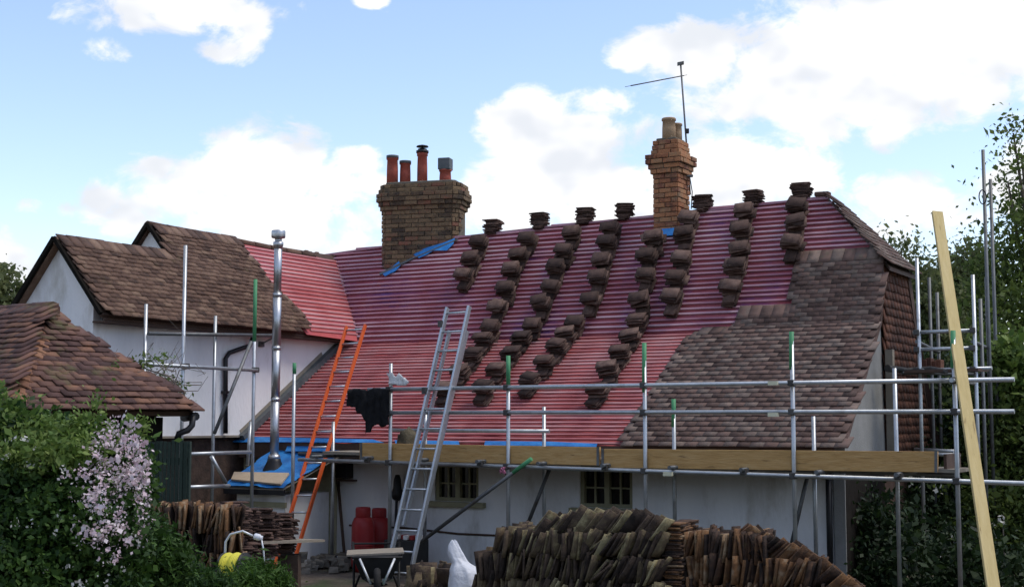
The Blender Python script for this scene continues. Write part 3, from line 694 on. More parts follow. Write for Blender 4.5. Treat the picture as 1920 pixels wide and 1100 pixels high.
# walls
gr = rF + .10
part('gable_wall', MB().prism([fr(SWALL, gr, 1.2), fr(SWALL, gr, zw(SWALL) - .05), fr(sA, gr, zA - .07), fr(sA - 2.0, gr, zA - .07 - 2.0 * TW), fr(sA - 2.0, gr, 0), fr(SWALL, gr, 0)], N * .2), M['render_white'], WING)
part('upper_gable_wall', MB().prism([fr(sA + .25, rT + .06, zw(sA + .25) - .1), fr(sT, rT + .06, zT - .06), fr(sT - .8, rT + .06, zT - .06 - .8 * TW), fr(sT - .8, rT + .06, 3.5), fr(sA + .25, rT + .06, 3.5)], N * .15), M['render_white'], WING)
zs = ons(395, 816, SWALL).z
part('side_wall', MB().fbox(SWALL - .2, SWALL, gr + .2, 2.6, zs, zw(SWALL) - .06), M['render_white'], WING)
part('lower_wall', MB().fbox(SWALL - .3, SWALL - .10, gr + .2, rW, 0, zs), M['brick_dark'], WING, label='dark recessed wall under the white render')
part('drip_board', MB().fbox(SWALL - .05, SWALL + .03, gr + .2, 0.1, zs - .03, zs - .001), M['old_board'], WING)
part('eaves_board', MB().fbox(SWALL + .04, SE - .02, rF + .05, 2.3, ZW - .10, ZW - .075), M['dark_board'], WING)
part('gutter_board', MB().fbox(SE - .05, SE - .02, rF + .05, 2.3, ZW - .07, ZW - .035), M['dark_board'], WING)
# abutment fillet along the outshot roof
part('abutment_fillet', MB().bar(fr(SWALL + .05, -.05, ZE + .06), fr(SWALL + .05, R1 - .15, zlow(R1 - .15) + .06), .10, .09), M['lead'], WING)
part('wall_stain_strip', MB().bar(fr(SWALL + .004, -.02, ZE + .13), fr(SWALL + .004, R1 - .5, zlow(R1 - .5) + .13), .006, .10), M['old_board'], WING)
# cable brackets on gable
pg = [hit(88, 487, fr(0, gr - .03, 0), N), hit(24, 576, fr(0, gr - .03, 0), N)]
part('cable_bracket', MB().box(pg[0], U * .05, N * .03, Z * .02).box(pg[1], U * .03, N * .03, Z * .02), M['black_plastic'], WING)
part('cable', MB().tube([pg[0] + U * .02, lerp(pg[0], pg[1], .5) + Z * .02, pg[1]], .012, 6), M['black_plastic'], WING)
# wing downpipe
pts = [ons(474, 632, SWALL + .12), ons(468, 648, SWALL + .07), ons(430, 661, SWALL + .05), ons(423, 672, SWALL + .05), ons(423, 812, SWALL + .05)]
DP = part('downpipe', MB().tube(pts, .034, 10), M['black_plastic'], WING, True)
for y in (690, 735): part('pipe_clip', MB().box(ons(423, y, SWALL + .04), U * .04, N * .055, Z * .02), M['black_plastic'], DP)
part('flue_bracket', MB().tube([ons(490, 645, SWALL + .02), ons(514, 632, SWALL + .3)], .012, 6).box(ons(490, 645, SWALL + .02), U * .02, N * .05, Z * .04), M['galv_dark'], WING)

# ------------------------------------------------------------------ low tiled outbuilding at far left
E1, E2, AP = at(362, 772, 14.6), at(18, 768, 13.1), at(92, 596, 15.0)
E2.z = E1.z = (E1.z + E2.z) / 2
ed = (E1 - E2); ed.z = 0; ex = ed.normalized(); ey = Vector((-ex.y, ex.x, 0))
RL = at(-160, 607, 16.2); RL.z = AP.z        # ridge runs off to the left
E3 = E2 + Vector(((RL - AP).x, (RL - AP).y, 0)) - ex * .15 ; E3.z = E2.z
SH = thing('tiled_outbuilding', 'low dark boarded outbuilding with mossy hipped tile roof behind the flowering bush', 'outbuilding', Vector((E2.x, E2.y + .5, 0)), math.atan2(ex.y, ex.x))
def tri_plane(a, b, c):
    n_ = (b - a).cross(c - a).normalized(); return n_ if n_.z > 0 else -n_
nB = tri_plane(E1, E2, AP); yB = nB.cross(ex).normalized(); yB = yB if yB.z > 0 else -yB
back1 = E1 + ey * 2.9; back2 = AP + ey * 1.2
shB = part('front_hip_slope', MB().prism([E2, E1, AP], -nB * .05), M['dark_board'], SH)
xA = (AP - RL).normalized(); nA = tri_plane(E2, AP, RL); yA = nA.cross(xA).normalized(); yA = yA if yA.z > 0 else -yA
shA = part('left_roof_slope', MB().prism([E2, AP, RL, E3], -nA * .05), M['dark_board'], SH)
part('rear_roof_slope', MB().prism([E1, back1, RL + ey * 1.0 - Z * .9, RL, AP], Vector((0, 0, -.05))), M['tile_shed'], SH)
pB = [proj(E2), proj(E1), proj(AP)]
def side(p, a, b, ctr, nn):
    d = (b - a).cross(nn); return (p - a).dot(d) * (ctr - a).dot(d) >= -1e-9
cB = (E1 + E2 + AP) / 3
def inB(p): return all(side(p, *q_, cB, nB) for q_ in ((E2, AP), (E1, AP))) and p.z < AP.z - .02
mats = lay(E2 - yB * .06, ex, yB, nB, 0, ed.length + .05, 26, .1, inB, lift=.048, tilt=9.5, jit=.9, wob=.05)
tileset(shB, 'tile', 'tile_courses', mats, M['tile_shed'])
cA = (E2 + AP + RL + E3) / 4
def inA(p): return side(p, E2, AP, cA, nA) and p.z < AP.z - .02 and proj(p)[0] > -330
LA = (AP - RL).length
mats = lay(E3 - yA * .06, xA, yA, nA, 0, LA + 1.6, 26, .1, inA, lift=.048, tilt=9.5, jit=.9, wob=.05)
tileset(shA, 'tile', 'tile_courses', mats, M['tile_shed'])
# swept bonnet tiles over the near hip, and hip tiles along the right hip
for (p0, p1, n_, nm) in ((E2, AP, 16, 'bonnet_tile'), (E1, AP, 17, 'hip_tile')):
    d = (p1 - p0).normalized(); sdv = d.cross(Z).normalized()
    for i in range(n_):
        p = lerp(p0, p1, i / n_) + Z * .045; q = p + d * .2
        wd = .13 if nm == 'bonnet_tile' else .075; v_ = []; j = random.uniform(-.012, .012)
        for (pp, wk, up_) in ((p, wd, .03), (q, wd * .85, .0)):
            for th in (0, -.014):
                for kx in range(7):
                    a_ = (kx - 3) / 3; v_.append(pp + sdv * (a_ * wk + j) + Z * (up_ + .012 + th - wk * .55 * a_ * a_) - d * (.05 * (1 - a_ * a_)))
        f_ = []
        for kx in range(6): f_ += [(kx, kx + 1, 15 + kx, 14 + kx), (7 + kx, 21 + kx, 22 + kx, 8 + kx), (kx, 7 + kx, 8 + kx, kx + 1), (14 + kx, 15 + kx, 22 + kx, 21 + kx)]
        part(nm, MB().add(v_, f_), M['tile_bonnet' if nm == 'bonnet_tile' else 'tile_shed'], SH)
roll(RL + Z * .06, AP + Z * .085 + xA * .08, .10, M['tile_shed'], SH, 'ridge_tile', 7)
# walls, boards, gutter
w0 = E2 + ey * .22 + ex * .25; w1 = E1 + ey * .22 - ex * .22
part('front_wall', MB().prism([Vector((p.x, p.y, 0)) for p in (w0, w1, w1 + ey * .12, w0 + ey * .12)], Z * (E1.z - .06)), M['dark_timber'], SH)
part('side_wall', MB().prism([Vector((p.x, p.y, 0)) for p in (w1 + ey * .121, w1 + ey * 2.5, w1 + ey * 2.5 - ex * .12, w1 + ey * .121 - ex * .12)], Z * (E1.z - .05)), M['dark_timber'], SH)
w3 = E3 + ey * .22 + ex * .25
part('left_wall', MB().prism([Vector((p.x, p.y, 0)) for p in (w0 - ex * .002, w3, w3 + ex * .12, w0 + ex * .118 + ey * .121)], Z * (E1.z - .06)), M['dark_timber'], SH)
nb = int((w1 - w0).length / .15)
for i in range(nb):
    p = w0 + ex * (.15 * i + .075) - ey * .012; part('wall_board', MB().box(Vector((p.x, p.y, (E1.z - .1) / 2)), ex * .07, ey * .01, Z * ((E1.z - .1) / 2)), M['dark_timber'], SH)
part('gutter', MB().tube([E1 - ey * .05 + Z * -.05, E1 + ex * .06 + ey * .25 - Z * .06], .045, 10), M['black_plastic'], SH, True)
part('downpipe', MB().tube([at(362, 778, 14.55), at(360, 797, 14.55), at(352, 806, 14.5), at(336, 812, 14.5), at(330, 830, 14.5)], .034, 10), M['black_plastic'], SH, True)

# ------------------------------------------------------------------ lean-to with blue sheet, flue
LT = thing('lean_to', 'small cream lean-to with blue sheeting on its roof below the steel flue', 'lean-to', fr(-13.3, -.5, 0), -A)
f0, f1 = onr(420, 911, -.95), onr(530, 917, -.95); zE_ = (f0.z + f1.z) / 2; sL, sR = f0.dot(U), f1.dot(U) + .02
sR2 = srz(onr(622, 845, .1))[0]
def wrinkle(name, c4, n_, amp, parent):
    v_ = []
    for j in range(n_ + 1):
        for i in range(n_ + 1):
            p = lerp(lerp(c4[0], c4[1], i / n_), lerp(c4[3], c4[2], i / n_), j / n_); edge = .02 * noise.noise((i * .9, j * .9, 9)) if i in (0, n_) or j in (0, n_) else 0
            v_.append(p + Z * (.02 + amp * (noise.noise((p.x * 7, p.y * 7, p.z * 7)) + .5 * abs(noise.noise((p.x * 18, p.y * 9, 2))))) + U * edge)
    return part(name, MB().add(v_, [(j * (n_ + 1) + i, j * (n_ + 1) + i + 1, (j + 1) * (n_ + 1) + i + 1, (j + 1) * (n_ + 1) + i) for j in range(n_) for i in range(n_)]), M['blue_sheet'], parent, True)
part('roof_deck', MB().prism([fr(sL, -.96, zE_ - .02), fr(sR, -.96, zE_ - .02), fr(sR + .34, .0, ZE - .14), fr(sL + .1, .0, ZE - .14)], Z * .012), M['old_board'], LT)
wrinkle('blue_roof_sheet', [fr(sL, -.97, zE_), fr(sR, -.97, zE_), fr(sR + .35, .0, ZE - .10), fr(sL + .1, .0, ZE - .10)], 26, .022, LT)
part('roof_edge_board', MB().fbox(sL, sR, -.96, -.92, zE_ - .09, zE_ - .002), M['black_plastic'], LT)
part('front_wall', MB().fbox(sL + .12, sR - .08, -.82, .15, 0, zE_ - .09), M['render_white'], LT)
part('lintel', MB().fbox(sL + .08, sR - .05, -.86, -.822, zE_ - .26, zE_ - .19), M['frame_cream'], LT)
bp_ = [(440, 887), (543, 889), (527, 910), (434, 901)]
nS = (fr(sR, -.97, zE_) - fr(sL, -.97, zE_)).cross(fr(sL + .1, 0, ZE - .1) - fr(sL, -.97, zE_)).normalized()
bpts = [hit(x, y, fr(sL, -.97, zE_ + .03), nS) for x, y in bp_]
part('tan_board', MB().prism(bpts, nS * .03), M['fibre_board'], LT, bevel=.004)
part('cable', MB().tube([bpts[1] + (bpts[0] - bpts[1]) * .65 + nS * .035, onr(475, 905, -1.0), onr(474, 915, -1.0), onr(473, 960, -.9)], .008, 6), M['black_plastic'], LT)
flat('blue_apron', [(545, 822), (622, 824), (612, 846), (535, 846)], hitL, -.02, M['blue_sheet'], LT)
FL = thing('steel_flue', 'tall shiny steel flue pipe with a round cap', 'flue', onr(514, 868, -.45), 0)
fb, ft = onr(514, 862, -.45), onr(522, 446, -.45)
for i, (a_, b_) in enumerate(((0, .27), (.27, .50), (.50, .74), (.74, .97))):
    part('pipe_section', MB().tube([lerp(fb, ft, a_), lerp(fb, ft, b_ - .002)], .062 if i < 3 else .056, 24), M['steel_flue'], FL, True)
for a_ in (.27, .50, .74): part('joint_band', MB().tube([lerp(fb, ft, a_ - .008), lerp(fb, ft, a_ + .008)], .066, 24), M['steel_flue'], FL, True)
part('cap', MB().lathe(ft, [(.056, -.16), (.072, -.10), (.072, -.06), (.05, -.055), (.05, -.01), (.095, 0.0), (.1, .015), (.1, .09), (.095, .105), (.04, .115)], 24), M['steel_flue'], FL, True)
part('flashing_cone', MB().lathe(fb - Z * .16, [(.20, -.08), (.17, .0), (.10, .14), (.085, .20)], 20), M['black_plastic'], FL, True)
part('collar', MB().lathe(fb, [(.09, .02), (.085, .05), (.07, .08)], 20), M['steel_flue'], FL, True)

# ------------------------------------------------------------------ stacks of tiles on the roof
COLS = [
 ('leftmost column', [(919, 430), (907, 460), (892, 491), (879, 520)]),
 ('second column from the left', [(1007, 421), (998, 453), (982, 482), (967, 512), (958, 546), (940, 579), (929, 619), (913, 646), (892, 676), (868, 707), (840, 742)]),
 ('third column from the left', [(1093, 412), (1080, 442), (1066, 477), (1049, 506), (1040, 540), (1024, 574), (1004, 615), (982, 644), (963, 673), (939, 703), (914, 740)]),
 ('fourth column from the left', [(1166, 404), (1155, 435), (1146, 460), (1137, 492), (1130, 526), (1116, 566), (1086, 609), (1067, 636), (1049, 661), (1027, 690), (999, 725)]),
 ('column starting below the slim chimney', [(1234, 453), (1222, 486), (1218, 521), (1207, 567), (1200, 615), (1185, 640), (1168, 671), (1146, 704), (1126, 744)]),
 ('column just right of the slim chimney', [(1315, 386), (1299, 414), (1290, 445), (1285, 490), (1275, 525), (1268, 563)]),
 ('second column from the right', [(1411, 373), (1402, 403), (1396, 437), (1393, 475), (1384, 508), (1376, 545)]),
 ('rightmost column', [(1502, 358), (1500, 392), (1499, 425), (1492, 464)])]
ORD = ['topmost', 'second', 'third', 'fourth', 'fifth', 'sixth', 'seventh', 'eighth', 'ninth', 'tenth', 'lowest']
stack_me = tile_mesh(M['tile_stack'], 'tile')
for cname, pts in COLS:
    for i, (px, py) in enumerate(pts):
        onridge = i == 0 and not cname.startswith('column starting')
        rnk = 'lowest' if i == len(pts) - 1 else ORD[i]
        lab = ('tile stack sitting on the ridge, atop the ' + cname) if onridge else ('tile stack on the roof, %s down in the %s' % (rnk, cname) if rnk not in ('topmost', 'lowest') else 'tile stack on the roof, %s of the %s' % (rnk, cname))
        if onridge:
            s_ = srz(hitU(px, py + 22))[0]; p = ridge_at(s_) - Z * .02; X, Y, Nn = U, N, Z
        else:
            pu = hitU(px, py + 8, .05)
            if pu.z > ZB + .05: X, Y, Nn, p = U, YU, NU, hitU(px, py + 8, .03)
            else: X, Y, Nn, p = U, YL, NL, hitL(px, py + 6, .03)
        st = thing('tile_stack', lab, 'tile stack', p, 0, 'tile stacks waiting on the roof')
        yaw = rad(random.gauss(0, 7)); x2 = X * math.cos(yaw) + Y * math.sin(yaw); y2 = Nn.cross(x2); h = 0.0
        nlow, nhigh = (4, 10) if onridge else ((5, 9) if Nn is NU else (4, 9))
        nhigh += random.choice((-2, -1, -1, 0, 0)); nlow += (not onridge and i == len(pts) - 1)
        for k_ in range(nlow + nhigh):
            jx, jy, jr = random.gauss(0, .016), random.gauss(0, .016), rad(random.gauss(0, 7))
            if k_ < nlow: xa, ya = x2, y2; dn = -.10 if not onridge else 0     # first courses lengthwise down the slope
            else: xa, ya = y2, -x2; dn = 0.0
            xr = xa * math.cos(jr) + ya * math.sin(jr); yr = Nn.cross(xr)
            inst('tile', stack_me, basis(p + Nn * h + x2 * jx + y2 * (jy + dn), xr * random.uniform(.98, 1.06), yr * random.uniform(.97, 1.04), Nn), st); h += .0195

# ------------------------------------------------------------------ front scaffold
SCF = thing('front_scaffold', 'galvanised tube scaffold with wooden toe boards along the cottage front', 'scaffold', fr(-7, -.9, 0), -A)
TR = .0245
def tube(name, p0, p1, mat='galv', parent=None, r=TR): return part(name, MB().tube([p0, p1], r, 12), M[mat], parent or SCF, True)
def coupler(p, parent=None):
    return part('coupler', MB().box(p, U * .035, N * .045, Z * .035).tube([p - U * .05 + N * .02, p + U * .05 + N * .02], .016, 6), M['coupler'], parent or SCF, bevel=.008)
def ground_pt(p): return Vector((p.x, p.y, 0.0))
ro = -.90
OUT = [(733, 681, None), (953, 667, 722), (1208, 643, 735), (1484, 622, 692), (1787, 620, 690)]
for (px, yt, yg) in OUT:
    top = onr(px, yt, ro); bx_ = px + (1.5 if px < 960 else 3); foot_ = ground_pt(top)
    st = tube('standard', foot_, top)
    if yg: part('painted_end', MB().tube([onr(px, yg, ro), top + Z * .003], TR + .002, 12), M['green_paint'], st, True, label='green painted tube end')
    part('base_plate', MB().box(foot_ + Z * .006, U * .075, N * .075, Z * .006), M['galv_dark'], st)
    s_ = srz(top)[0]
    for y_ in ((728, 773, 868) if px < 800 else (None,)):
        pass
def line_at(pa, pb, s_):
    t_ = (s_ - pa.dot(U)) / (pb.dot(U) - pa.dot(U)); return lerp(pa, pb, t_)
RT = (onr(690, 730, ro - .05), onr(1902, 711, ro - .05)); RM = (onr(690, 773.5, ro - .05), onr(1902, 771, ro - .05)); RB = (onr(560, 861, ro - .05), onr(1960, 907, ro - .05))
tube('guard_rail', *RT); tube('guard_rail', *RM); tube('ledger', *RB)
for (px, yt, yg) in OUT:
    s_ = srz(onr(px, yt, ro))[0]
    for ln in (RT, RM, RB): coupler(line_at(*ln, s_) + N * .02)
ri = -.17
INN = [(625, 790, None), (798, 742, None), (1020, 762, None), (1263, 748, 800), (1525, 780, None), (1677, 690, None)]
for (px, yt, yg) in INN:
    top = onr(px, yt, ri); st = tube('inner_standard', ground_pt(top), top, 'galv' if px != 1263 else 'galv')
    if yg: part('painted_end', MB().tube([onr(px, yg, ri), top + Z * .003], TR + .002, 12), M['green_paint'], st, True)
tube('inner_ledger', onr(560, 850, ri - .05), onr(1790, 890, ri - .05), 'galv_dark')
tube('inner_rail', onr(735, 806, ri - .05), onr(1030, 808, ri - .05), 'galv')
ZD = 1.455
for i, s_ in enumerate(np.arange(srz(RB[0])[0] + .3, srz(RB[1])[0] - .9, .86)):
    q = line_at(*RB, s_); tube('transom', Vector((q.x, q.y, q.z + .05)) - N * .12, Vector((q.x, q.y, q.z + .05)) + N * .95, 'galv_dark')
    if i % 2: coupler(q + Z * .03 - N * .02)
# deck boards follow the slight fall of the ledger
for k_ in range(3):
    for (pa, pb) in (((600, 858), (1125, 872)), ((1126, 872), (1790, 893))):
        a_, b_ = line_at(*RB, srz(onr(*pa, ro))[0]), line_at(*RB, srz(onr(*pb, ro))[0])
        o_ = N * (.10 + .115 + k_ * .232) + Z * .098
        part('deck_board', MB().bar(a_ + o_, b_ + o_, .222, .038), M['old_board'], SCF)
# toe boards: two long boards and an end piece
def board(name, c4, th, mat, parent, **kw):
    return part(name, MB().prism([onr(x, y, ro + .03) for x, y in c4], N * th), mat, parent, bevel=.003, **kw)
board('toe_board', [(674, 830), (1124, 838), (1124, 872), (674, 862)], .038, M['toe_wood'], SCF)
board('toe_board', [(1127, 841), (1758, 846), (1758, 885), (1127, 876)], .038, M['toe_wood'], SCF)
for (x_, ya, yb_) in ((677, 830, 862), (1121, 838, 872), (1130, 841, 876), (1755, 846, 885)):
    pa_, pb_ = onr(x_, ya - .6, ro + .027), onr(x_, yb_ + .6, ro + .027); part('end_band', MB().bar(pa_, pb_, .012, .03, up=U), M['galv_dark'], SCF)
part('end_toe_board', MB().fbox(srz(onr(1766, 860, ro))[0], srz(onr(1766, 860, ro))[0] + .03, ro + .08, ro + .75, 1.47, 1.66), M['dark_board'], SCF)
tube('end_rail', line_at(*RT, srz(onr(1790, 712, ro))[0]) - N * .1, line_at(*RT, srz(onr(1790, 712, ro))[0]) + N * 1.0)
br = tube('brace', onr(788, 1016, ro - .10), onr(996, 860, ro - .10), 'galv_dark')
part('painted_end', MB().tube([onr(962, 885.5, ro - .10), onr(996.5, 859.6, ro - .10)], TR + .002, 12), M['green_paint'], br, True)
tube('brace', onr(988, 985, ri - .05), onr(1030, 880, ri - .05), 'galv_dark')
tube('brace', onr(1484, 1020, ri - .05), onr(1515, 888, ri - .05), 'galv_dark')
for (px, py) in ((1450, 718), (1450, 777), (1253, 888)):
    base = onr(px, py, ro - .08); part('inspection_tag', MB().box(base, U * .055, N * .028, Z * .022), M['tag_yellow'], SCF)
tg = onr(943, 882, ro - .09); part('marker_tape', MB().tube([tg + U * (.05 * math.sin(i * 1.9)) + Z * (.045 * math.cos(i * 2.3)) - N * .01 * (i % 3) for i in range(14)], .007, 6), M['lilac_tag'], SCF, True)

# ------------------------------------------------------------------ scaffold at the gable end (right)
SCR = thing('gable_scaffold', 'tube scaffold with tall poles beside the tile hung gable end', 'scaffold', fr(-3.9, 2.5, 0), -A)
def pole(px, yt, d, parent, mat='galv', yb=None, green=None, nm='standard'):
    top = at(px, yt, d); st = tube(nm, ground_pt(top) if yb is None else Vector((top.x, top.y, at(px, yb, d).z)), top, mat, parent)
    if green: part('painted_end', MB().tube([Vector((top.x, top.y, at(px, green, d).z)), top + Z * .003], TR + .002, 12), M['green_paint'], st, True)
    return st
for (px, yt, d) in ((1719, 484, 18.1), (1742, 520, 19.4), (1757, 548, 20.4), (1824, 515, 17.7), (1838, 560, 18.6), (1843, 281, 19.2), (1857, 336, 20.0), (1849, 520, 19.8)):
    pole(px, yt, d, SCR, 'galv' if d < 18.5 else 'galv_dark')
def hbar(p0, p1, mat='galv', nm='rail'): return tube(nm, p0, p1, mat, SCR)
hbar(at(1712, 623, 18.15), at(1830, 619, 17.7)); hbar(at(1714, 655, 18.15), at(1832, 652, 17.7))
hbar(at(1722, 694, 18.1), at(1860, 690, 17.6)); hbar(at(1690, 698, 18.2), at(1850, 702, 20.0), 'galv_dark')
hbar(at(1719, 640, 18.1), at(1760, 660, 20.4), 'galv_dark'); hbar(at(1824, 640, 17.7), at(1858, 655, 20.0), 'galv_dark')
hbar(at(1722, 850, 18.0), at(1800, 853, 17.6)); hbar(at(1716, 842, 18.6), at(1790, 846, 17.9), 'galv')
for k_ in range(4):
    part('deck_board', MB().bar(at(1700 + 6 * k_, 697, 18.0 + k_ * .24), at(1838 + 4 * k_, 693, 17.5 + k_ * .24), .225, .038), M['dark_board'], SCR)
for k_ in range(5):
    c = at(1726 + 9 * k_, 684, 18.7); part('stacked_tile_row', MB().box(c, U * .035, N * .1, Z * (.05 + .02 * (k_ % 3))), M['hung_tile'], SCR, bevel=.006)
for (x, y, d) in ((1719, 623, 18.1), (1719, 655, 18.1), (1824, 619, 17.7), (1824, 652, 17.7), (1719, 694, 18.1), (1824, 692, 17.7)): coupler(at(x, y, d), SCR)
cp = at(1841, 370, 19.15); part('coiled_rope', MB().tube([cp + Vector((.05 * math.cos(i * .5), -.03, .1 * math.sin(i * .5))) for i in range(26)], .008, 6), M['black_plastic'], SCR, True)
# dark scaffold fittings by the gable
part('guard_net_roll', MB().tube([ons(1664, 690, sH + .3), at(1700, 694, 18.3), at(1745, 692, 18.0), at(1775, 696, 17.6)], [.05, .035, .04, .03], 8), M['coupler'], SCR, True)

# ------------------------------------------------------------------ scaffold along the wing (left)
SCL = thing('wing_scaffold', 'small tube scaffold standing in front of the white wing wall', 'scaffold', fr(-12.7, -2, 0), -A)
so, si = -12.62, -13.25
def wpole(px, yt, s_, mat='galv', green=None, nm='standard', yb=None):
    top = ons(px, yt, s_); b_ = ground_pt(top) if yb is None else Vector((top.x, top.y, ons(px, yb, s_).z)); st = tube(nm, b_, top, mat, SCL)
    if green: part('painted_end', MB().tube([Vector((top.x, top.y, ons(px, green, s_).z)), top + Z * .003], TR + .002, 12), M['green_paint'], st, True)
wpole(348, 460, so); wpole(479, 524, so, 'galv', 640); wpole(274, 570, si, 'galv'); wpole(404, 592, si, 'galv')
tube('guard_rail', ons(230, 680, so + .05), ons(482, 694, so + .05), 'galv', SCL)
tube('inner_rail', ons(278, 625, si + .05), ons(520, 629, si + .05), 'galv_dark', SCL)
tube('ledger', ons(342, 851, so + .05), ons(470, 847, so + .05), 'galv', SCL)
tube('ledger', ons(342, 913, so + .05), ons(430, 910, so + .05), 'galv', SCL)
tube('brace', ons(471, 640, so + .1), ons(402, 812, so + .1), 'galv_dark', SCL)
tube('brace', ons(396, 855, so + .1), ons(424, 905, so + .1), 'galv', SCL)
tube('loose_tube', onr(470, 790, -.8), onr(464, 872, -.9), 'galv', SCL)
for (x, y) in ((348, 686), (479, 693), (348, 851)): coupler(ons(x, y, so + .03), SCL)
st = tube('standard', ground_pt(onr(552, 681, -.9)), onr(552, 681, -.9), 'galv', SCL)
part('painted_end', MB().tube([onr(552, 700, -.9), onr(552, 680, -.9)], TR + .002, 12), M['green_paint'], st, True)

# ------------------------------------------------------------------ ladders
def ladder(name, label, tl, bl, tr_, br_, mat, rungs, w_, dep, rmat, foot_mat):
    L = thing(name, label, 'ladder', ground_pt((bl + br_) / 2)); 
    def ext(t_, b_): d = (t_ - b_); return b_ - d * (b_.z / d.z) if b_.z > 0 else b_
    bl, br_ = ext(tl, bl), ext(tr_, br_)
    side_ = (tr_ - tl).normalized(); nn = side_.cross((tl - bl).normalized()).normalized()
    for t_, b_ in ((tl, bl), (tr_, br_)):
        st_ = part('stile', MB().bar(b_, t_, w_, dep, up=nn), M[mat], L, bevel=.004)
        part('foot', MB().bar(b_ - (t_ - b_).normalized() * .02, b_ + (t_ - b_).normalized() * .05, w_ * 1.3, dep * 1.15, up=nn), M[foot_mat], st_)
    n_ = int((tl - bl).length / rungs)
    for i in range(n_):
        t_ = (i + .7) / n_; part('rung', MB().tube([lerp(bl, tl, t_), lerp(br_, tr_, t_)], .014, 8), M[rmat], L, True)
    return L
ladder('orange_ladder', 'orange fibreglass ladder leaning over the eaves beside the flue', onr(650, 612, .95), onr(541, 975, -1.1), onr(685, 609, .95), onr(566, 1003, -1.1), 'orange_grp', .27, .03, .055, 'alu', 'rubber')
AL = ladder('aluminium_ladder', 'long bare aluminium ladder leaning against the scaffold guard rail', onr(839, 577, -.66), onr(735, 1030, -1.62), onr(880, 574, -.66), onr(766, 1092, -1.7), 'alu', .255, .03, .07, 'alu', 'rubber')
# second section of the extension ladder, lying just behind the first
def alpt(px, py, t_): return onr(px, py, lerp(-.66, -1.66, t_) + .09)
for (x0, y0, x1, y1) in ((843, 620, 757, 985), (876, 620, 790, 985)):
    part('inner_stile', MB().bar(alpt(x0, y0, .1), alpt(x1, y1, .8), .026, .06, up=N), M['alu'], AL)
for t_ in (.02, .32): part('rung_hook', MB().box(lerp(alpt(838, 600, .05), alpt(735, 1030, 1), t_) - N * .1, U * .03, N * .05, Z * .04), M['coupler'], AL)

# ------------------------------------------------------------------ leaning timber
pt, pb_ = at(1757, 398, 15.6), at(1871, 1160, 12.75); d = pb_ - pt
pb_ = pt + d * (pt.z / -d.z)
zx = (pt - pb_).normalized(); yx = Vector((0, 1, 0)); yx = (yx - zx * yx.dot(zx)).normalized(); xx = yx.cross(zx)
Lg = (pt - pb_).length
me = bpy.data.meshes.new('leaning_plank'); hv = [(x * .06, y * .022, z) for z in (0, Lg) for (x, y) in ((-1, -1), (1, -1), (1, 1), (-1, 1))]
me.from_pydata(hv, [], [(3, 2, 1, 0), (4, 5, 6, 7), (0, 1, 5, 4), (1, 2, 6, 5), (2, 3, 7, 6), (3, 0, 4, 7)]); me.materials.append(M['new_wood'])
o = bpy.data.objects.new('leaning_plank', me); COL.objects.link(o); o.matrix_basis = basis(pb_, xx, yx, zx)
b = o.modifiers.new('bevel', 'BEVEL'); b.width = .004; b.segments = 2
tagit(o, 'long new sawn timber plank leaning on the scaffold rails at far right', 'plank')

# ------------------------------------------------------------------ television aerial
TA = thing('television_aerial', 'thin television aerial on a pole strapped to the slim chimney', 'aerial', fr(*srz(cy2)[:2], 5.0))
ap0 = at(1294, 365, cy2.y + .1); ap1 = at(1276, 117, cy2.y + .1)
part('mast', MB().tube([ap0, lerp(ap0, ap1, .5), ap1], .014, 8), M['galv_dark'], TA, True)
bo0, bo1 = at(1183, 161, cy2.y - .9), at(1282, 142, cy2.y + .15)
bm_ = part('boom', MB().tube([bo0, bo1], .009, 6), M['galv_dark'], TA, True)
for i in range(9):
    c = lerp(bo0, bo1, i / 9 + .03); dv = (bo1 - bo0).normalized().cross(Z).normalized(); part('element', MB().tube([c - dv * .14, c + dv * .14], .004, 5), M['galv_dark'], TA)
part('top_clamp', MB().box(ap1 - Z * .02, Vector((.05, 0, .01)), Vector((0, .02, 0)), Z * .025), M['galv_dark'], TA)
part('joint_clamp', MB().box(at(1288, 246, cy2.y + .1), Vector((.03, 0, 0)), Vector((0, .03, 0)), Z * .035), M['black_plastic'], TA)
part('cable', MB().tube([at(1290, 300, cy2.y + .05), at(1293, 330, cy2.y + .02), at(1298, 360, cy2.y), at(1296, 392, cy2.y)], .008, 6), M['black_plastic'], TA, True)
part('bracket', MB().box(at(1293, 330, cy2.y), Vector((.05, 0, 0)), Vector((0, .04, 0)), Z * .015), M['galv_dark'], TA)

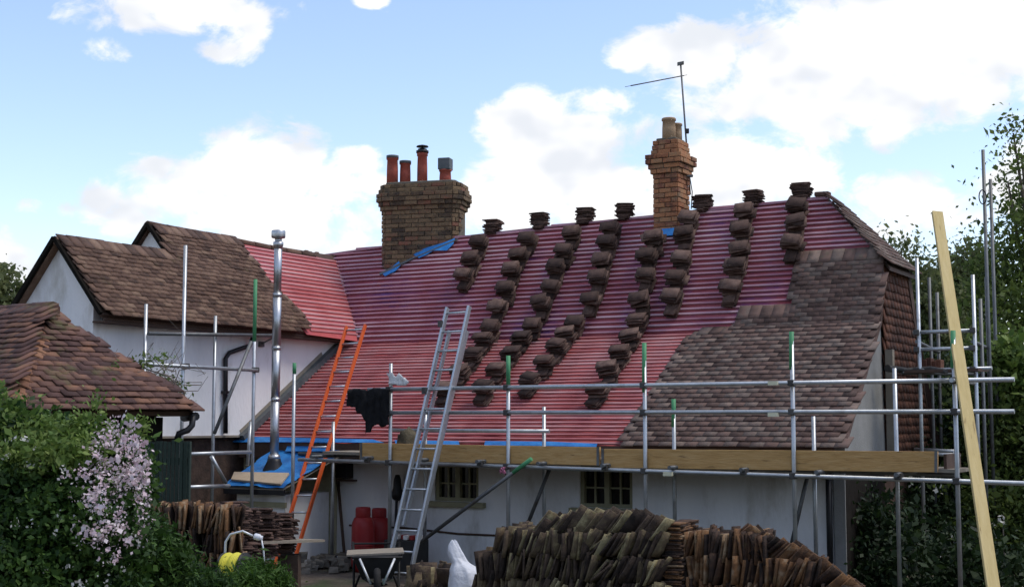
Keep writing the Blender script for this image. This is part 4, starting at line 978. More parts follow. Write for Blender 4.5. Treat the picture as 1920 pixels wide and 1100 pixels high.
# ------------------------------------------------------------------ cloth things on the scaffold
def cloth(name, poly, depth_r, step, th, fold, mat, label, cat):
    x0, x1 = min(p[0] for p in poly), max(p[0] for p in poly); y0, y1 = min(p[1] for p in poly), max(p[1] for p in poly)
    nx_, ny_ = int((x1 - x0) / step) + 1, int((y1 - y0) / step) + 1; cells = {(i, j) for i in range(nx_) for j in range(ny_) if pip(x0 + (i + .5) * step, y0 + (j + .5) * step, poly)}
    idx = {}; v_ = []; f_ = []
    def vid(i, j, sd_):
        if (i, j, sd_) not in idx:
            x = x0 + i * step; y = y0 + j * step; n_ = noise.noise((x * .09, y * .025, 1)) + .5 * noise.noise((x * .2, y * .07, 7))
            jx = noise.noise((x * .3, y * .3, 3)) * step * .4; idx[(i, j, sd_)] = len(v_); v_.append(onr(x + jx, y + jx, depth_r - fold * n_ + (th if sd_ else 0)))
        return idx[(i, j, sd_)]
    for (i, j) in cells:
        f_.append((vid(i, j, 0), vid(i, j + 1, 0), vid(i + 1, j + 1, 0), vid(i + 1, j, 0))); f_.append((vid(i, j, 1), vid(i + 1, j, 1), vid(i + 1, j + 1, 1), vid(i, j + 1, 1)))
        for (di, dj, a_, b_) in ((-1, 0, (i, j), (i, j + 1)), (1, 0, (i + 1, j + 1), (i + 1, j)), (0, -1, (i + 1, j), (i, j)), (0, 1, (i, j + 1), (i + 1, j + 1))):
            if (i + di, j + dj) not in cells: f_.append((vid(*a_, 0), vid(*a_, 1), vid(*b_, 1), vid(*b_, 0)))
    o_ = solo(name, MB().add(v_, f_), mat, label, cat, smooth=True, rotz=-A); m_ = o_.modifiers.new('soften', 'SMOOTH'); m_.factor = .5; m_.iterations = 4; return o_
cloth('black_coat', [(651, 731), (668, 727), (690, 731), (700, 726), (731, 728), (731, 770), (728, 796), (716, 802), (708, 795), (699, 800), (695, 811), (684, 812), (684, 790), (676, 776), (668, 775), (665, 763), (649, 762)], ro - .10, 1.7, .10, .05, M['cloth_black'], 'black coat hung over the left end of the guard rail', 'coat')
cloth('draped_rag', [(724, 700), (735, 697), (742, 706), (748, 698), (768, 716), (760, 723), (744, 722), (728, 722), (730, 710)], ro - .03, 2.0, .05, .03, M['cloth_white'], 'pale rag draped round the scaffold pole above the black coat', 'rag')
# sack on the deck
def lump(name, c, rx, ry, rz_, mat, label, cat, amp=.25, seed=0, seg=18, rings=12, kind=None, parent=None):
    v_ = []; 
    for j in range(rings + 1):
        th = math.pi * j / rings
        for i in range(seg):
            ph = 2 * math.pi * i / seg; dv = Vector((math.sin(th) * math.cos(ph), math.sin(th) * math.sin(ph), math.cos(th)))
            kk = 1 + amp * noise.noise(dv * 1.7 + Vector((seed, 0, 0))) + amp * .5 * noise.noise(dv * 4 + Vector((0, seed, 0)))
            z_ = max(dv.z * rz_ * kk, -rz_ * .8); v_.append(Vector(c) + Vector((dv.x * rx * kk, dv.y * ry * kk, z_)))
    f_ = [(j * seg + i, (j + 1) * seg + i, (j + 1) * seg + (i + 1) % seg, j * seg + (i + 1) % seg) for j in range(rings) for i in range(seg)]
    mb_ = MB().add(v_, f_)
    return solo(name, mb_, mat, label, cat, smooth=True, kind=kind) if parent is None else part(name, mb_, mat, parent, True)
dk = line_at(*RB, srz(onr(742, 815, ro))[0]) + N * .3 + Z * .12
lump('tool_sack', dk + Z * .14, .15, .13, .17, M['sack_brown'], 'brown lumpy sack on the scaffold deck below the black coat', 'sack', .35, 3)

# ------------------------------------------------------------------ gas bottles, barrow, bag, hose reel
def gas(px, ytop, r_, label, red='gas_red'):
    p = onr(px, ytop, r_); G = thing('gas_bottle', label, 'gas bottle', ground_pt(p)); h = p.z; R_ = .155
    part('body', MB().lathe(ground_pt(p), [(R_ * .8, .0), (R_ * .82, .04), (R_ * .98, .07), (R_, .12), (R_, h * .68), (R_ * .95, h * .76), (R_ * .78, h * .83), (R_ * .5, h * .865), (.04, h * .88)], 24), M[red], G, True)
    part('collar', MB().lathe(ground_pt(p), [(R_ * .62, h * .84), (R_ * .66, h * .86), (R_ * .66, h * .97), (R_ * .6, h), (R_ * .5, h), (R_ * .5, h * .88)], 20), M[red], G, True)
    part('valve', MB().lathe(ground_pt(p), [(.03, h * .86), (.03, h * .93), (.045, h * .935), (.045, h * .96), (.02, h * .965)], 12), M['coupler'], G, True)
    part('weld_band', MB().lathe(ground_pt(p), [(R_ + .002, h * .40), (R_ + .004, h * .405), (R_ + .004, h * .415), (R_ + .002, h * .42)], 24), M[red], G, True)
    part('label', MB().box(ground_pt(p) + Z * h * .25 - N * (R_ - .012) , U * .05, N * .014, Z * .05), M['cloth_white'], G)
gas(681, 950, -.45, 'red gas bottle behind the wheelbarrow, the nearer one on the left'); gas(711, 952, .0, 'red gas bottle tucked behind the other one against the wall')
# wheelbarrow seen from its wheel end
wp = at(706, 1100, 16.6); wp.z = 0
BW = thing('wheelbarrow', 'black wheelbarrow with a dusty board across its tray', 'wheelbarrow', wp, rad(6))
ux = Vector((math.cos(rad(6)), math.sin(rad(6)), 0)); uy = Vector((-ux.y, ux.x, 0))
def wb(x, y, z): return wp + ux * x + uy * y + Z * z
zt_ = at(706, 1034, 16.6).z
tv = [wb(-.17, -.38, .2), wb(.17, -.38, .2), wb(.2, .35, .2), wb(-.2, .35, .2), wb(-.28, -.48, zt_ - .02), wb(.28, -.48, zt_ - .02), wb(.31, .45, zt_ - .02), wb(-.31, .45, zt_ - .02)]
part('tray', MB().add(tv, [(0, 1, 2, 3), (0, 4, 5, 1), (1, 5, 6, 2), (2, 6, 7, 3), (3, 7, 4, 0)]), M['barrow_black'], BW)
part('tray_rim', MB().tube([tv[4], tv[5], tv[6], tv[7], tv[4]], .012, 8), M['barrow_black'], BW, True)
part('board', MB().box(wb(-.02, -.12, zt_ + .012), ux * .33 + Z * .012, uy * .30, Z * .010), M['old_board'], BW, label='dusty board lying across the tray')
wh = part('wheel', MB().lathe(wb(0, -.62, .17) - ux * .03, [(.05, 0), (.12, .0), (.12, .06), (.05, .06)], 20, ux), M['barrow_green'], BW, True)
part('tyre', MB().tube([wb(0, -.62, .17) + (uy * math.cos(a_) + Z * math.sin(a_)) * .14 for a_ in np.linspace(0, 2 * math.pi, 21)], .04, 10, False), M['rubber'], wh, True)
for sx in (-1, 1):
    part('handle', MB().tube([wb(sx * .05, -.62, .17), wb(sx * .16, -.3, .2), wb(sx * .27, .5, .36), wb(sx * .29, .95, .5)], .016, 8), M['barrow_black'], BW, True)
    part('leg', MB().tube([wb(sx * .27, .35, .33), wb(sx * .27, .42, .0), wb(sx * .27, .1, .0), wb(sx * .2, -.05, .2)], .015, 8), M['barrow_black'], BW, True)
    part('wheel_stay', MB().tube([wb(sx * .07, -.62, .16), wb(sx * .2, -.50, zt_ - .03)], .014, 8), M['steel_white'], BW, True)
part('grip_bar', MB().tube([wb(-.28, .9, .49), wb(.28, .9, .49)], .012, 6), M['barrow_black'], BW)
# crumpled white bag
bc = at(866, 1085, 15.0); bc.z = 0; v_ = []; seg = 22
RBG = [(.0, .18, .15), (.10, .20, .17), (.25, .205, .17), (.36, .195, .15), (.42, .165, .12), (.47, .10, .08), (.50, .075, .055), (.55, .085, .045), (.62, .08, .035), (.68, .05, .025), (.72, .012, .01)]
for j, (h, rx, ry) in enumerate(RBG):
    for i in range(seg):
        a_ = 2 * math.pi * i / seg; kk = 1 + .30 * noise.noise((2.2 * math.cos(a_), 2.2 * math.sin(a_), h * 5)) + .11 * math.sin(a_ * 5 + h * 11) * noise.noise((math.cos(a_), math.sin(a_), h * 3 + 4)) * 2
        lean = .06 - .15 * min(1, max(0, h - .38) / .22); v_.append(bc + Vector((rx * kk * math.cos(a_) + lean, ry * kk * math.sin(a_), h * 1.02 + .03 * math.sin(a_ * 2) * (h > .5))))
f_ = [(j * seg + i, j * seg + (i + 1) % seg, (j + 1) * seg + (i + 1) % seg, (j + 1) * seg + i) for j in range(len(RBG) - 1) for i in range(seg)] + [tuple((len(RBG) - 1) * seg + i for i in range(seg))]
ob_ = solo('rubble_bag', MB().add(v_, f_), M['plastic_white'], 'knotted white plastic bag left of the big tile pile', 'bag', smooth=True); ob_.modifiers.new('round', 'SUBSURF').levels = 1; ob_.modifiers['round'].render_levels = 2
# hose reel on a tube cart
hp = at(440, 1064, 12.4); HR = thing('hose_reel', 'yellow garden hose on a black reel cart in the weeds', 'hose reel', ground_pt(hp)); hax = Vector((.93, -.36, .05)).normalized()
part('drum', MB().lathe(hp - hax * .11, [(.07, 0), (.135, .0), (.135, .012), (.08, .016), (.08, .204), (.135, .208), (.135, .22), (.07, .22)], 24, hax), M['barrow_black'], HR, True)
x_ = hax.orthogonal().normalized(); y_ = hax.cross(x_)
part('hose', MB().tube([hp + hax * (-.085 + .17 * i / 240) + (x_ * math.cos(i * .3491 * 1) + y_ * math.sin(i * .3491)) * (.118 + .008 * math.sin(i * .05)) for i in range(241)], .0115, 7), M['yellow_hose'], HR, True)
fr0 = [at(421, 1062, 12.5), at(423, 1015, 12.5), at(432, 1001, 12.5), at(455, 995, 12.5), at(474, 1004, 12.5)]
part('handle', MB().tube([ground_pt(fr0[0])] + fr0, .011, 8), M['steel_white'], HR, True)
part('tap_connector', MB().lathe(at(476, 1004, 12.5), [(.02, 0), (.028, .01), (.03, .05), (.022, .06), (.022, .08)], 12, Vector((.9, 0, -.25))), M['plastic_white'], HR, True)
part('trailing_hose', MB().tube([at(490, 1010, 12.5), at(494, 1030, 12.5), at(496, 1060, 12.5), ground_pt(at(496, 1060, 12.5))], .008, 6), M['steel_white'], HR, True)
part('leg', MB().tube([hp + hax * .12, ground_pt(hp + hax * .14 + Vector((0, .15, 0)))], .012, 8), M['steel_white'], HR, True); part('leg', MB().tube([hp - hax * .12, ground_pt(hp - hax * .14 - Vector((0, .1, 0)))], .012, 8), M['steel_white'], HR, True)

# ------------------------------------------------------------------ tile piles on the ground
def edge_pile(name, label, p0, p1, topf, depth_rows, mat, lean, yaw, base_h=0.0, spc=.029, limit=300, extra=None, cross_top=0):
    """tiles stood on end side by side, in layers; topf(u) gives the height of the pile at u in 0..1"""
    P = thing(name, label, 'tile pile', lerp(p0, p1, .5)); d = (p1 - p0); L = d.length; X = d / L; Y = Vector((-X.y, X.x, 0)); ms = []
    lay_h = .235; n_ = int(L / spc)
    for row in range(depth_rows):
        for k_ in range(7):
            i = 0; ph = random.random() * 100
            while i < n_:
                u = (i + random.uniform(-.2, .2)) / n_; z_ = base_h + k_ * lay_h + .035 * noise.noise((u * 5, k_, row))
                if z_ + lay_h * .75 > topf(u): i += 1; continue
                ln = lean(u) + rad(26) * noise.noise((u * 8, k_ * 3.1 + row, 0)) + rad(random.gauss(0, 6)); yw = yaw(u) + rad(24) * noise.noise((u * 7, k_ * 2.2, ph)) + rad(random.gauss(0, 10))
                c = p0 + X * (u * L) + Y * (row * .19 + random.gauss(0, .028)) + Z * (z_ + .12 + random.gauss(0, .018))
                zl = (Z * math.cos(ln) + X * math.sin(ln)); xl = X * math.cos(yw) + Y * math.sin(yw); xl = (xl - zl * xl.dot(zl)).normalized(); yl = zl.cross(xl)
                ms.append(basis(c, yl, zl, xl)); i += 1     # tile x=width, y=length (up), z=thickness along the row
    if extra: ms += extra(p0, X, Y, L)
    tileset(P, 'tile', 'tile_mass', ms, mat, limit)
    return P
def poly_top(pts, d):
    """height profile from pixel outline"""
    xs_ = [p[0] for p in pts]; hs_ = [at(p[0], p[1], d).z for p in pts]; x0, x1 = xs_[0], xs_[-1]
    return lambda u: float(np.interp(x0 + u * (x1 - x0), xs_, hs_))
def flatstack(c, n_, X, Y, jit=.012, h0=0.0, cross=True):
    ms = []; h = h0
    for k_ in range(n_):
        a_ = rad(random.gauss(0, 5)) + (math.pi / 2 if cross else 0); xd = X * math.cos(a_) + Y * math.sin(a_); yd = Z.cross(xd)
        ms.append(basis(c + X * random.gauss(0, jit) + Y * random.gauss(0, jit) + Z * h, xd, yd, Z)); h += .0185
    return ms
g0 = lambda px, d: Vector((at(px, 900, d).x, d, 0))
pa, pb2 = g0(893, 14.0), g0(1245, 13.3)
topA = poly_top([(893, 1072), (915, 1022), (945, 997), (1000, 988), (1030, 976), (1070, 970), (1130, 966), (1190, 970), (1245, 978)], 13.6)
def exA(p0, X, Y, L):
    ms = []
    for i in range(46):      # a slumped row of tiles lying back over the top of the pile
        u = .36 + .64 * i / 46; ln = rad(38 + 14 * noise.noise((u * 8, 0, 0))); c = p0 + X * (u * L) + Y * (.05 + random.gauss(0, .03)) + Z * (topA(u) - .06 + random.gauss(0, .015))
        zl = Z * math.cos(ln) + X * math.sin(ln); yw = rad(35 + random.gauss(0, 12)); xl = X * math.cos(yw) - Y * math.sin(yw); xl = (xl - zl * xl.dot(zl)).normalized(); ms.append(basis(c, zl.cross(xl), zl, xl))
    return ms
edge_pile('tile_pile', 'big mossy pile of old clay tiles stood on edge beside the white bag', pa, pb2, topA, 3, M['tile_pile'], lambda u: rad(12 + 16 * u), lambda u: rad(-15), extra=exA)
pc, pd = g0(1248, 13.5), g0(1600, 12.9)
topB = poly_top([(1248, 984), (1300, 980), (1360, 984), (1395, 1000), (1440, 1014), (1500, 1038), (1550, 1070), (1600, 1105)], 13.2)
def exB(p0, X, Y, L):
    ms = []
    for k_ in range(3): ms += flatstack(p0 + X * (.10 + k_ * .015) - Y * (.03 - .19 * k_), 58, X, Y, .01, .02, False)
    ms = [m_ for m_ in ms if m_.translation.z < topB(.05)]
    for i in range(30):
        u = .40 + .58 * i / 30; ln = rad(48 + 12 * noise.noise((u * 8, 3, 0))); c = p0 + X * (u * L) + Y * (.08 + random.gauss(0, .04)) + Z * (topB(u) - .05 + random.gauss(0, .01))
        zl = Z * math.cos(ln) + X * math.sin(ln); yw = rad(30 + random.gauss(0, 14)); xl = X * math.cos(yw) - Y * math.sin(yw); xl = (xl - zl * xl.dot(zl)).normalized(); ms.append(basis(c, zl.cross(xl), zl, xl))
    return ms
edge_pile('tile_pile', 'rusty brown tile pile sloping down to the right, right half of the long heap', pc, pd, lambda u: topB(u) if u > .09 else 0, 3, M['tile_pile_orange'], lambda u: rad(6 + 6 * u), lambda u: rad(-16), extra=exB)
pe, pf = g0(283, 13.9), g0(440, 13.6)
topC = poly_top([(283, 925), (360, 922), (415, 928), (440, 940)], 13.75)
edge_pile('tile_pile', 'tall pile of upright brown tiles between the flowering bush and the flat stacks', pe, pf, topC, 2, M['tile_pile_orange'], lambda u: rad(2), lambda u: rad(14), spc=.031)
# flat stacks on a low trestle
FS = thing('tile_pile', 'slumped flat stacks of brown tiles in front of the lean-to', 'tile pile', g0(505, 15.6)); ms = []
for (px, d, n_, hb) in ((432, 14.6, 62, .0), (452, 15.0, 58, .0), (470, 15.4, 56, .0), (490, 15.8, 30, .45), (508, 16.1, 27, .45), (525, 16.4, 25, .45), (541, 16.7, 20, .45), (478, 14.2, 22, .0), (462, 13.8, 30, .0)):
    ms += flatstack(g0(px, d), n_, Vector((.93, .36, 0)), Vector((-.36, .93, 0)), .028, hb + .02, random.random() > .4)
tileset(FS, 'tile', 'tile_mass', ms, M['tile_stack'])
part('trestle_board', MB().bar(at(468, 1016, 15.6) , at(585, 1012, 17.0), .35, .03), M['old_board'], FS)
part('trestle_block', MB().box(g0(545, 16.6) + Z * .22, Vector((.12, 0, 0)), Vector((0, .12, 0)), Z * .22), M['brick_dark'], FS)
part('trestle_block', MB().box(g0(490, 15.8) + Z * .22, Vector((.12, 0, 0)), Vector((0, .12, 0)), Z * .22), M['brick_dark'], FS)
# small broken heap between ladder and bag
SP = thing('tile_pile', 'small heap of broken brown tiles between the ladder foot and the white bag', 'tile pile', g0(805, 15.6)); ms = []
for i in range(60):
    c = g0(random.uniform(772, 842), random.uniform(15.2, 15.9)) + Z * random.uniform(.03, .34); a_ = random.uniform(0, 6.28); b_ = rad(random.gauss(70, 18)); xd = Vector((math.cos(a_), math.sin(a_), 0)); yd = Vector((-xd.y * math.cos(b_), xd.x * math.cos(b_), math.sin(b_)))
    ms.append(basis(c, xd, yd, xd.cross(yd)))
tileset(SP, 'tile', 'tile_mass', ms, M['tile_pile'])
# rubble along the wall
mb = MB()
for i in range(130):
    c = fr(random.uniform(-13.2, -11.3), random.gauss(-.35, .3), 0); sz = random.uniform(.03, .09); z_ = random.uniform(0, .16)
    v_ = [c + Z * z_ + Vector((sx * sz * random.uniform(.6, 1.2), sy * sz * random.uniform(.6, 1.2), sz_ * sz * random.uniform(.4, .9))) for sz_ in (-1, 1) for sy in (-1, 1) for sx in (-1, 1)]
    mb.add(v_, [(0, 2, 3, 1), (4, 5, 7, 6), (0, 1, 5, 4), (2, 6, 7, 3), (0, 4, 6, 2), (1, 3, 7, 5)], random.random())
solo('rubble', mb, M['stone'], 'broken stones and rubble along the foot of the cottage wall', 'rubble', kind='stuff')
# things leaning on the wall
PL = thing('leaning_pole', 'dark pole leaning on the white wall left of the gas bottles', 'pole', ground_pt(onr(646, 1030, .0))); part('shaft', MB().tube([ground_pt(onr(648, 1040, -.1)), onr(634, 905, rW - .04)], .022, 8), M['dark_board'], PL, True); part('ferrule', MB().tube([onr(634.6, 912, rW - .045), onr(633.8, 902, rW - .036)], .026, 8), M['coupler'], PL, True)
PL = thing('wall_box', 'small dark box fixed to the wall under the scaffold deck', 'box', onr(645, 900, rW - .1)); part('case', MB().box(onr(646, 882, rW - .08), U * .10, N * .08, Z * .10), M['black_plastic'], PL, bevel=.01); part('ledge', MB().box(onr(650, 900, rW - .05), U * .15, N * .05, Z * .012), M['dark_board'], PL)
PL = thing('garden_tool', 'dark upright tool with a round head standing against the wall behind the ladder', 'tool', ground_pt(onr(742, 1000, .1)))
part('shaft', MB().tube([ground_pt(onr(740, 1030, .1)), onr(745, 890, .22)], .02, 8), M['black_plastic'], PL, True); part('head', MB().lathe(onr(745, 925, .18), [(.02, -.1), (.07, -.07), (.09, 0), (.06, .08), (.05, .2), (.03, .26)], 14), M['black_plastic'], PL, True)
PL = thing('storage_crate', 'dark crate with red and white packets behind the aluminium ladder', 'crate', ground_pt(onr(762, 1010, -.3))); cb = ground_pt(onr(762, 1010, -.3))
part('body', MB().box(cb + Z * .22, U * .24, N * .18, Z * .22), M['barrow_black'], PL, bevel=.01)
for i in range(6): part('packet', MB().box(cb + Z * .47 + U * (-.2 + .08 * i) + N * random.uniform(-.1, .05), U * .03, N * .05, Z * .03), M['cloth_white' if i % 2 else 'gas_red'], PL, bevel=.006)
# wall downpipe at the right
RP = part('downpipe', MB().tube([fr(srz(onr(1557, 950, rW))[0], rW - .05, 1.5), fr(srz(onr(1557, 950, rW))[0], rW - .05, .05)], .036, 10), M['black_plastic'], COT, True)
part('corner_board', MB().fbox(srz(onr(1565, 950, rW))[0], SW, rW - .03, rW - .006, 0, 1.55), M['render_grey'], COT)

# ------------------------------------------------------------------ fence of dark green slats
FN = thing('slat_fence', 'dark green vertical slat fence below the outbuilding gutter', 'fence', g0(310, 14.1))
for i in range(15):
    px = 240 + i * 7.6; zt__ = at(px, 826 + random.uniform(-2, 2), 14.1).z; c = g0(px, 14.1); part('slat', MB().box(c + Z * zt__ / 2, Vector((.017, 0, 0)), Vector((0, .008, 0)), Z * zt__ / 2), M['fence_green'], FN)
for zz in (.4, 1.6): part('rail', MB().bar(g0(236, 14.13) + Z * zz, g0(352, 14.13) + Z * zz, .04, .07), M['fence_green'], FN)
part('post', MB().box(g0(349, 14.15) + Z * .9, Vector((.04, 0, 0)), Vector((0, .04, 0)), Z * .9), M['fence_green'], FN)

# ------------------------------------------------------------------ vegetation
def leafmesh(pos, size, nrm=None, aspect=.5, droop=0.0):
    n_ = len(pos); d = RNG.normal(size=(n_, 3)); d[:, 2] -= droop; d /= np.linalg.norm(d, axis=1)[:, None]
    e_ = RNG.normal(size=(n_, 3)); e_ -= d * (e_ * d).sum(1)[:, None]; e_ /= np.linalg.norm(e_, axis=1)[:, None]
    s_ = size * np.clip(RNG.lognormal(-.05, .38, n_), .4, 2.2)[:, None]; f_ = np.cross(d, e_)
    v = np.stack([pos - d * s_ * .5, pos + e_ * s_ * aspect * .5 + f_ * s_ * .06, pos + d * s_ * .5, pos - e_ * s_ * aspect * .5 + f_ * s_ * .06], 1).reshape(-1, 3)
    return v, np.arange(n_ * 4).reshape(-1, 4)
def blob_pos(blobs, per, clump=.16, cl_n=26, shell=.55):
    out = []
    for (c, rx, ry, rz_) in blobs:
        k_ = max(3, int(per * rx * rz_ * 4)); nn = RNG.normal(size=(k_, 3)); nn /= np.linalg.norm(nn, axis=1)[:, None]
        rr = RNG.uniform(shell, 1.06, k_)[:, None] ** .7; cen = np.array(c) + nn * rr * np.array([rx, ry, rz_])
        out.append((cen[:, None, :] + RNG.normal(size=(k_, cl_n, 3)) * clump * RNG.uniform(.5, 1.2, (k_, 1, 1))).reshape(-1, 3))
    return np.concatenate(out)
def leafpart(name, pos, size, mat, parent, aspect=.5, droop=0.0, kind=None, keep=None):
    pos = pos[pos[:, 2] > .02]
    v, f = leafmesh(pos, size, aspect=aspect, droop=droop); inv = np.array(WM[parent].inverted()); v = np.c_[v, np.ones(len(v))] @ inv.T
    me_ = fastmesh(name, v[:, :3], f, mat, RNG.uniform(0, 1, len(f)))
    o_ = bpy.data.objects.new(name, me_); COL.objects.link(o_); o_.parent = parent; WM[o_] = WM[parent]
    if kind: o_['kind'] = kind
    return o_
def limbs(base, tips, r0, mid=.45):
    mb_ = MB()
    for tp in tips:
        m_ = lerp(base, tp, mid); m_ = Vector((lerp(base.x, m_.x, .55), lerp(base.y, m_.y, .55), m_.z)) + Vector((random.gauss(0, .08), random.gauss(0, .08), 0)); mb_.tube([base, m_, tp], [r0, r0 * .6, r0 * .12], 7)
    return mb_
def tree(name, label, base, blobs, mat, size, per, group=None, clump=.28, cl_n=30, cat='tree', aspect=.55, r0=.12, extra_twigs=0):
    T = thing(name, label, cat, base, 0, group)
    part('trunk', limbs(base, [Vector(b_[0]) + Z * b_[3] * .4 for b_ in blobs], r0), M['bark'], T, True)
    leafpart('crown', blob_pos(blobs, per, clump, cl_n), size, M[mat], T, aspect)
    return T
def B(px, py, d, wpx, hpx, dy=None):
    p = at(px, py, d); k_ = d / FPX; return (tuple(p), wpx * k_, dy or wpx * k_, hpx * k_)
# flowering bush
bb = [B(60, 870, 9.2, 95, 85), B(160, 900, 9.1, 95, 90), B(40, 960, 8.8, 110, 100), B(150, 1000, 8.7, 110, 110), B(225, 930, 9.2, 50, 95), B(240, 890, 9.25, 34, 70), B(230, 1010, 9.0, 42, 70), B(-60, 900, 9.0, 120, 130), B(60, 1090, 8.6, 130, 120), B(190, 1090, 8.8, 70, 120), B(0, 800, 9.4, 50, 50), B(110, 835, 9.4, 60, 40)]
BU = thing('flowering_bush', 'dense dark bush covered with pale pink blossom at lower left', 'bush', g0(100, 9.1))
part('trunk', limbs(g0(100, 9.1), [Vector(b_[0]) for b_ in bb], .05), M['bark'], BU, True)
leafpart('foliage', blob_pos(bb, 900, .05, 30, .5), .042, M['leaf_bush'], BU, .6)
topb = [B(40, 812, 9.1, 70, 32), B(110, 815, 9.0, 70, 28), B(170, 828, 9.0, 40, 28), B(-5, 775, 9.2, 28, 40), B(60, 855, 8.7, 80, 30), B(140, 855, 8.7, 60, 30), B(180, 765, 9.2, 8, 22), B(262, 800, 9.2, 8, 25)]
leafpart('top_leaves', blob_pos(topb, 520, .06, 22, .3), .045, M['leaf_light'], BU, .5)  # lit bush top put into a paler leaf colour, plus a few tall shoots
fb_ = [B(212, 870, 8.62, 46, 60), B(246, 885, 8.8, 28, 75), B(175, 895, 8.5, 45, 45), B(228, 950, 8.7, 46, 55), B(208, 818, 8.8, 34, 30), B(256, 950, 8.8, 20, 60), B(185, 965, 8.35, 44, 50), B(238, 1000, 8.7, 30, 28), B(210, 1015, 8.4, 36, 32), B(262, 900, 9.0, 14, 70), B(262, 980, 9.0, 12, 40), B(228, 800, 9.05, 26, 20)]
leafpart('blossom', blob_pos(fb_, 430, .026, 8, .75), .023, M['blossom'], BU, .8)
sp_ = blob_pos([B(90, 940, 8.7, 130, 110), B(160, 1020, 8.55, 100, 90), B(40, 880, 8.8, 90, 80)], 110, .022, 7, .9); leafpart('scattered_blossom', sp_[(sp_[:, 1] < 9.0)], .018, M['blossom_white'], BU, .8)
# green shrubs below it
sb = [B(265, 1040, 10.2, 50, 55), B(300, 1080, 10.0, 50, 55), B(230, 1090, 9.8, 50, 50)]
S1 = thing('leafy_shrub', 'soft bright green shrub at the foot of the flowering bush', 'shrub', g0(270, 10.1)); part('stem', limbs(g0(270, 10.1), [Vector(b_[0]) for b_ in sb], .02), M['bark'], S1, True); leafpart('foliage', blob_pos(sb, 1300, .05, 30, .4), .05, M['leaf_bush'], S1, .3)
leafpart('top_leaves', blob_pos([B(275, 1000, 10.1, 40, 30), B(310, 1040, 9.9, 40, 30)], 800, .05, 20, .4), .05, M['grass'], S1, .3)
sb = [B(345, 1085, 10.9, 40, 30), B(400, 1105, 10.8, 50, 25)]
S2 = thing('weed_clump', 'low green weeds left of the hose reel', 'weeds', g0(370, 10.9)); leafpart('foliage', blob_pos(sb, 1100, .05, 30, .3), .05, M['leaf_bush'], S2, .3); part('stem', limbs(g0(370, 10.9), [Vector(b_[0]) for b_ in sb], .015), M['twig'], S2)
sb = [B(485, 1082, 11.6, 42, 26), B(455, 1100, 11.3, 45, 22), B(515, 1098, 11.6, 30, 20)]
S3 = thing('weed_clump', 'bright green weed clump right of the yellow hose reel', 'weeds', g0(480, 11.5)); leafpart('foliage', blob_pos(sb, 1300, .045, 30, .3), .05, M['grass'], S3, .25); part('stem', limbs(g0(480, 11.5), [Vector(b_[0]) for b_ in sb], .015), M['twig'], S3)
# climber with bare twigs on the outbuilding roof
CL = thing('straggly_climber', 'straggly half bare climber sprawling over the outbuilding hip', 'climber', at(330, 775, 15.0)); mb = MB()
for i in range(46):
    p = at(random.uniform(255, 350), random.uniform(690, 755), random.uniform(14.7, 15.4)); pts = [p]
    for q_ in range(4): pts.append(pts[-1] + Vector((random.gauss(-.02, .10), random.gauss(0, .05), random.gauss(.035, .07))))
    mb.tube(pts, [.006, .005, .004, .003, .002], 4)
mb.tube([at(330, 775, 14.9), at(345, 735, 14.9), at(315, 705, 14.9), at(270, 690, 14.9)], [.018, .015, .01, .006], 6)
part('twigs', mb, M['twig'], CL); leafpart('leaves', blob_pos([B(300, 720, 14.9, 48, 30), B(262, 680, 14.9, 30, 18), B(335, 745, 14.9, 22, 20)], 90, .05, 14, .1), .05, M['leaf_mid'], CL, .4)
leafpart('new_leaves', blob_pos([B(312, 665, 14.9, 16, 12), B(215, 690, 14.6, 22, 14)], 120, .04, 14, .1), .05, M['leaf_light'], CL, .4)
# trees and hedge on the right
tree('broadleaf_tree', 'tall dark green tree at the right edge behind the scaffold poles', Vector((9.6, 24.5, 0)), [B(1912, 420, 24, 35, 50), B(1880, 500, 24, 55, 50), B(1945, 380, 24.5, 40, 50), B(1960, 480, 24, 60, 90), B(1885, 590, 23.5, 60, 60), B(1950, 620, 23.5, 70, 80), B(1850, 540, 24, 22, 40), B(1915, 300, 24, 18, 30), B(1900, 255, 24, 10, 14), B(1890, 350, 24, 22, 24)], 'leaf_mid', .09, 20, clump=.3, cl_n=70)
tree('broadleaf_tree', 'dark shaded tree low at the right edge behind the leaning plank', Vector((8.2, 21.5, 0)), [B(1890, 780, 21, 70, 90), B(1870, 880, 20.5, 70, 90), B(1930, 860, 20, 90, 140), B(1900, 1000, 19.5, 100, 110), B(1820, 960, 20.5, 60, 90), B(1860, 690, 21.5, 45, 60)], 'leaf_mid', .08, 90, clump=.2, cl_n=60)
tree('broadleaf_tree', 'bright lime green branch of young leaves at the right edge', Vector((8.6, 20.2, 0)), [B(1895, 680, 20, 36, 26), B(1915, 720, 20, 40, 30), B(1870, 665, 20, 20, 16)], 'leaf_light', .11, 120, clump=.14, cl_n=30, r0=.04)
tree('broadleaf_tree', 'pale distant tree seen between gable and scaffold', Vector((9.6, 33, 0)), [B(1715, 560, 33, 40, 60), B(1690, 480, 33, 20, 26), B(1745, 610, 33, 50, 60), B(1700, 650, 33, 50, 60)], 'leaf_far', .12, 26, clump=.32, cl_n=70)
tree('broadleaf_tree', 'yellow green distant tree behind the leaning plank', Vector((11, 35, 0)), [B(1790, 540, 34, 45, 60), B(1840, 520, 34, 40, 50), B(1800, 640, 34, 60, 70), B(1775, 720, 34, 60, 70)], 'leaf_far', .12, 26, clump=.32, cl_n=70)
tree('broadleaf_tree', 'small distant tree behind the wing at the left edge', Vector((-14.5, 38, 0)), [B(8, 548, 38, 22, 26), B(-20, 560, 38, 40, 50)], 'leaf_far', .16, 30, clump=.3, cl_n=40)
hb = []
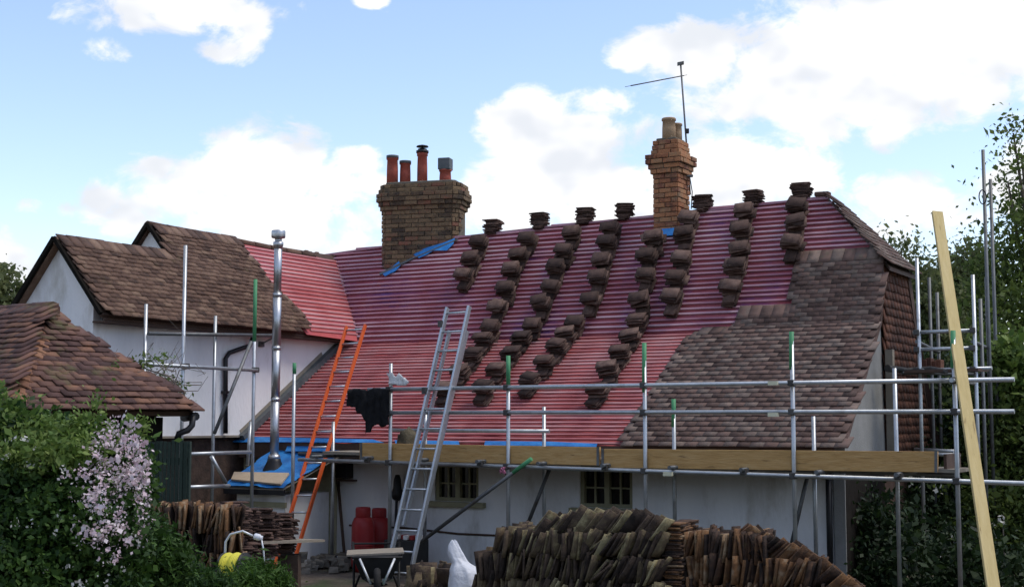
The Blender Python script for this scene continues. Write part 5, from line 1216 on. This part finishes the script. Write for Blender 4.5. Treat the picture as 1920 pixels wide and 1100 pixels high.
for (px, py, d, wx, hx_) in ((1640, 960, 20.5, 60, 80), (1720, 940, 20.2, 70, 80), (1660, 1040, 19.8, 70, 60), (1760, 1030, 19.5, 80, 80), (1800, 930, 20.5, 70, 80), (1730, 850, 21.5, 60, 80), (1780, 800, 22.5, 70, 90), (1740, 740, 23, 50, 60), (1650, 1010, 17.0, 52, 60), (1640, 975, 17.3, 40, 40), (1720, 1080, 16.4, 90, 50), (1850, 1090, 16.0, 90, 60), (1640, 1090, 16.6, 50, 30)): hb.append(B(px, py, d, wx, hx_))
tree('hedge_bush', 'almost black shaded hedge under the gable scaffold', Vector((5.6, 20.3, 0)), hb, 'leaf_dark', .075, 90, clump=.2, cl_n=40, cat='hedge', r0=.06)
bl_ = blob_pos([B(1700, 980, 19.0, 90, 80), B(1880, 1000, 18.3, 60, 90)], 9, .05, 7, .95)
HBL = thing('pale_blossom_sprays', 'few pale blossom sprays in the dark hedge at lower right', 'blossom', g0(1700, 19.2)); leafpart('petals', bl_, .05, M['blossom_white'], HBL, .8, kind='stuff'); leafpart('leaves', bl_ + RNG.normal(size=bl_.shape) * .05, .06, M['leaf_mid'], HBL, .5)
part('stem', MB().tube([g0(1700, 19.2), at(1700, 960, 19.1)], [.02, .006], 5).tube([g0(1880, 18.5), at(1880, 980, 18.4)], [.02, .006], 5), M['twig'], HBL)
# unseen trees added at the viewer's back to darken the front walls
bp_ = blob_pos([((x + dx, y + dy, hh * hz_), 3.0, 2.0, hh * .28) for i, (x, y) in enumerate(((-17, -7), (-9, -9), (-1, -8.5), (8, -9), (17, -7))) for hh in (5.2 + .5 * math.sin(i * 2.1),) for dx, dy, hz_ in ((-2.2, 0, .35), (2.2, 0, .33), (0, .5, .7), (0, .3, .3))], 5, .5, 40)
v, f = leafmesh(bp_, .34); o = bpy.data.objects.new('tree_belt', fastmesh('tree_belt', v, f, M['leaf_dark'], RNG.uniform(0, 1, len(f)))); COL.objects.link(o)
tagit(o, 'belt of dark garden trees at the viewer\'s back', 'trees', kind='stuff')
# far hedgerow closing the garden all round
hr = []
for i in range(44):
    a_ = -1.35 + 2.7 * i / 43; rr_ = 62 + 6 * math.sin(i * 1.7); hr.append(((rr_ * math.sin(a_), rr_ * math.cos(a_), 1.6), 3.4, 2.0, 1.9 + .5 * math.sin(i * 2.9)))
v, f = leafmesh(blob_pos(hr, 3.0, .6, 26), .5); o = bpy.data.objects.new('far_hedgerow', fastmesh('far_hedgerow', v, f, M['leaf_far'], RNG.uniform(0, 1, len(f)))); COL.objects.link(o)
tagit(o, 'far green hedgerow behind the houses', 'hedgerow', kind='stuff')
# grass blades in the foreground of the yard
n_ = 26000; px_ = RNG.uniform(300, 1950, n_); dd = RNG.uniform(11.5, 17.2, n_); X_ = (px_ - 960) / FPX * dd; keep = np.array([noise.noise((x * .7, y * .7, 0)) > -.05 for x, y in zip(X_, dd)]) & ((px_ > 760) | (px_ < 560) | (dd < 15.5))
X_, dd = X_[keep], dd[keep]; n_ = len(X_); h = RNG.uniform(.05, .15, n_); a_ = RNG.uniform(0, 6.28, n_); wv = np.stack([np.cos(a_), np.sin(a_), np.zeros(n_)], 1) * .006; P_ = np.stack([X_, dd, np.zeros(n_)], 1); tip = P_ + np.stack([RNG.normal(0, .03, n_), RNG.normal(0, .03, n_), h], 1)
me = fastmesh('grass', np.stack([P_ - wv, P_ + wv, tip], 1).reshape(-1, 3), np.arange(n_ * 3).reshape(-1, 3), M['grass'], RNG.uniform(0, 1, n_))
o = bpy.data.objects.new('grass', me); COL.objects.link(o); tagit(o, 'rough green grass along the front of the yard', 'grass', kind='stuff')
print('objects', len(bpy.data.objects), 'tris', sum(len(m_.polygons) for m_ in bpy.data.meshes))
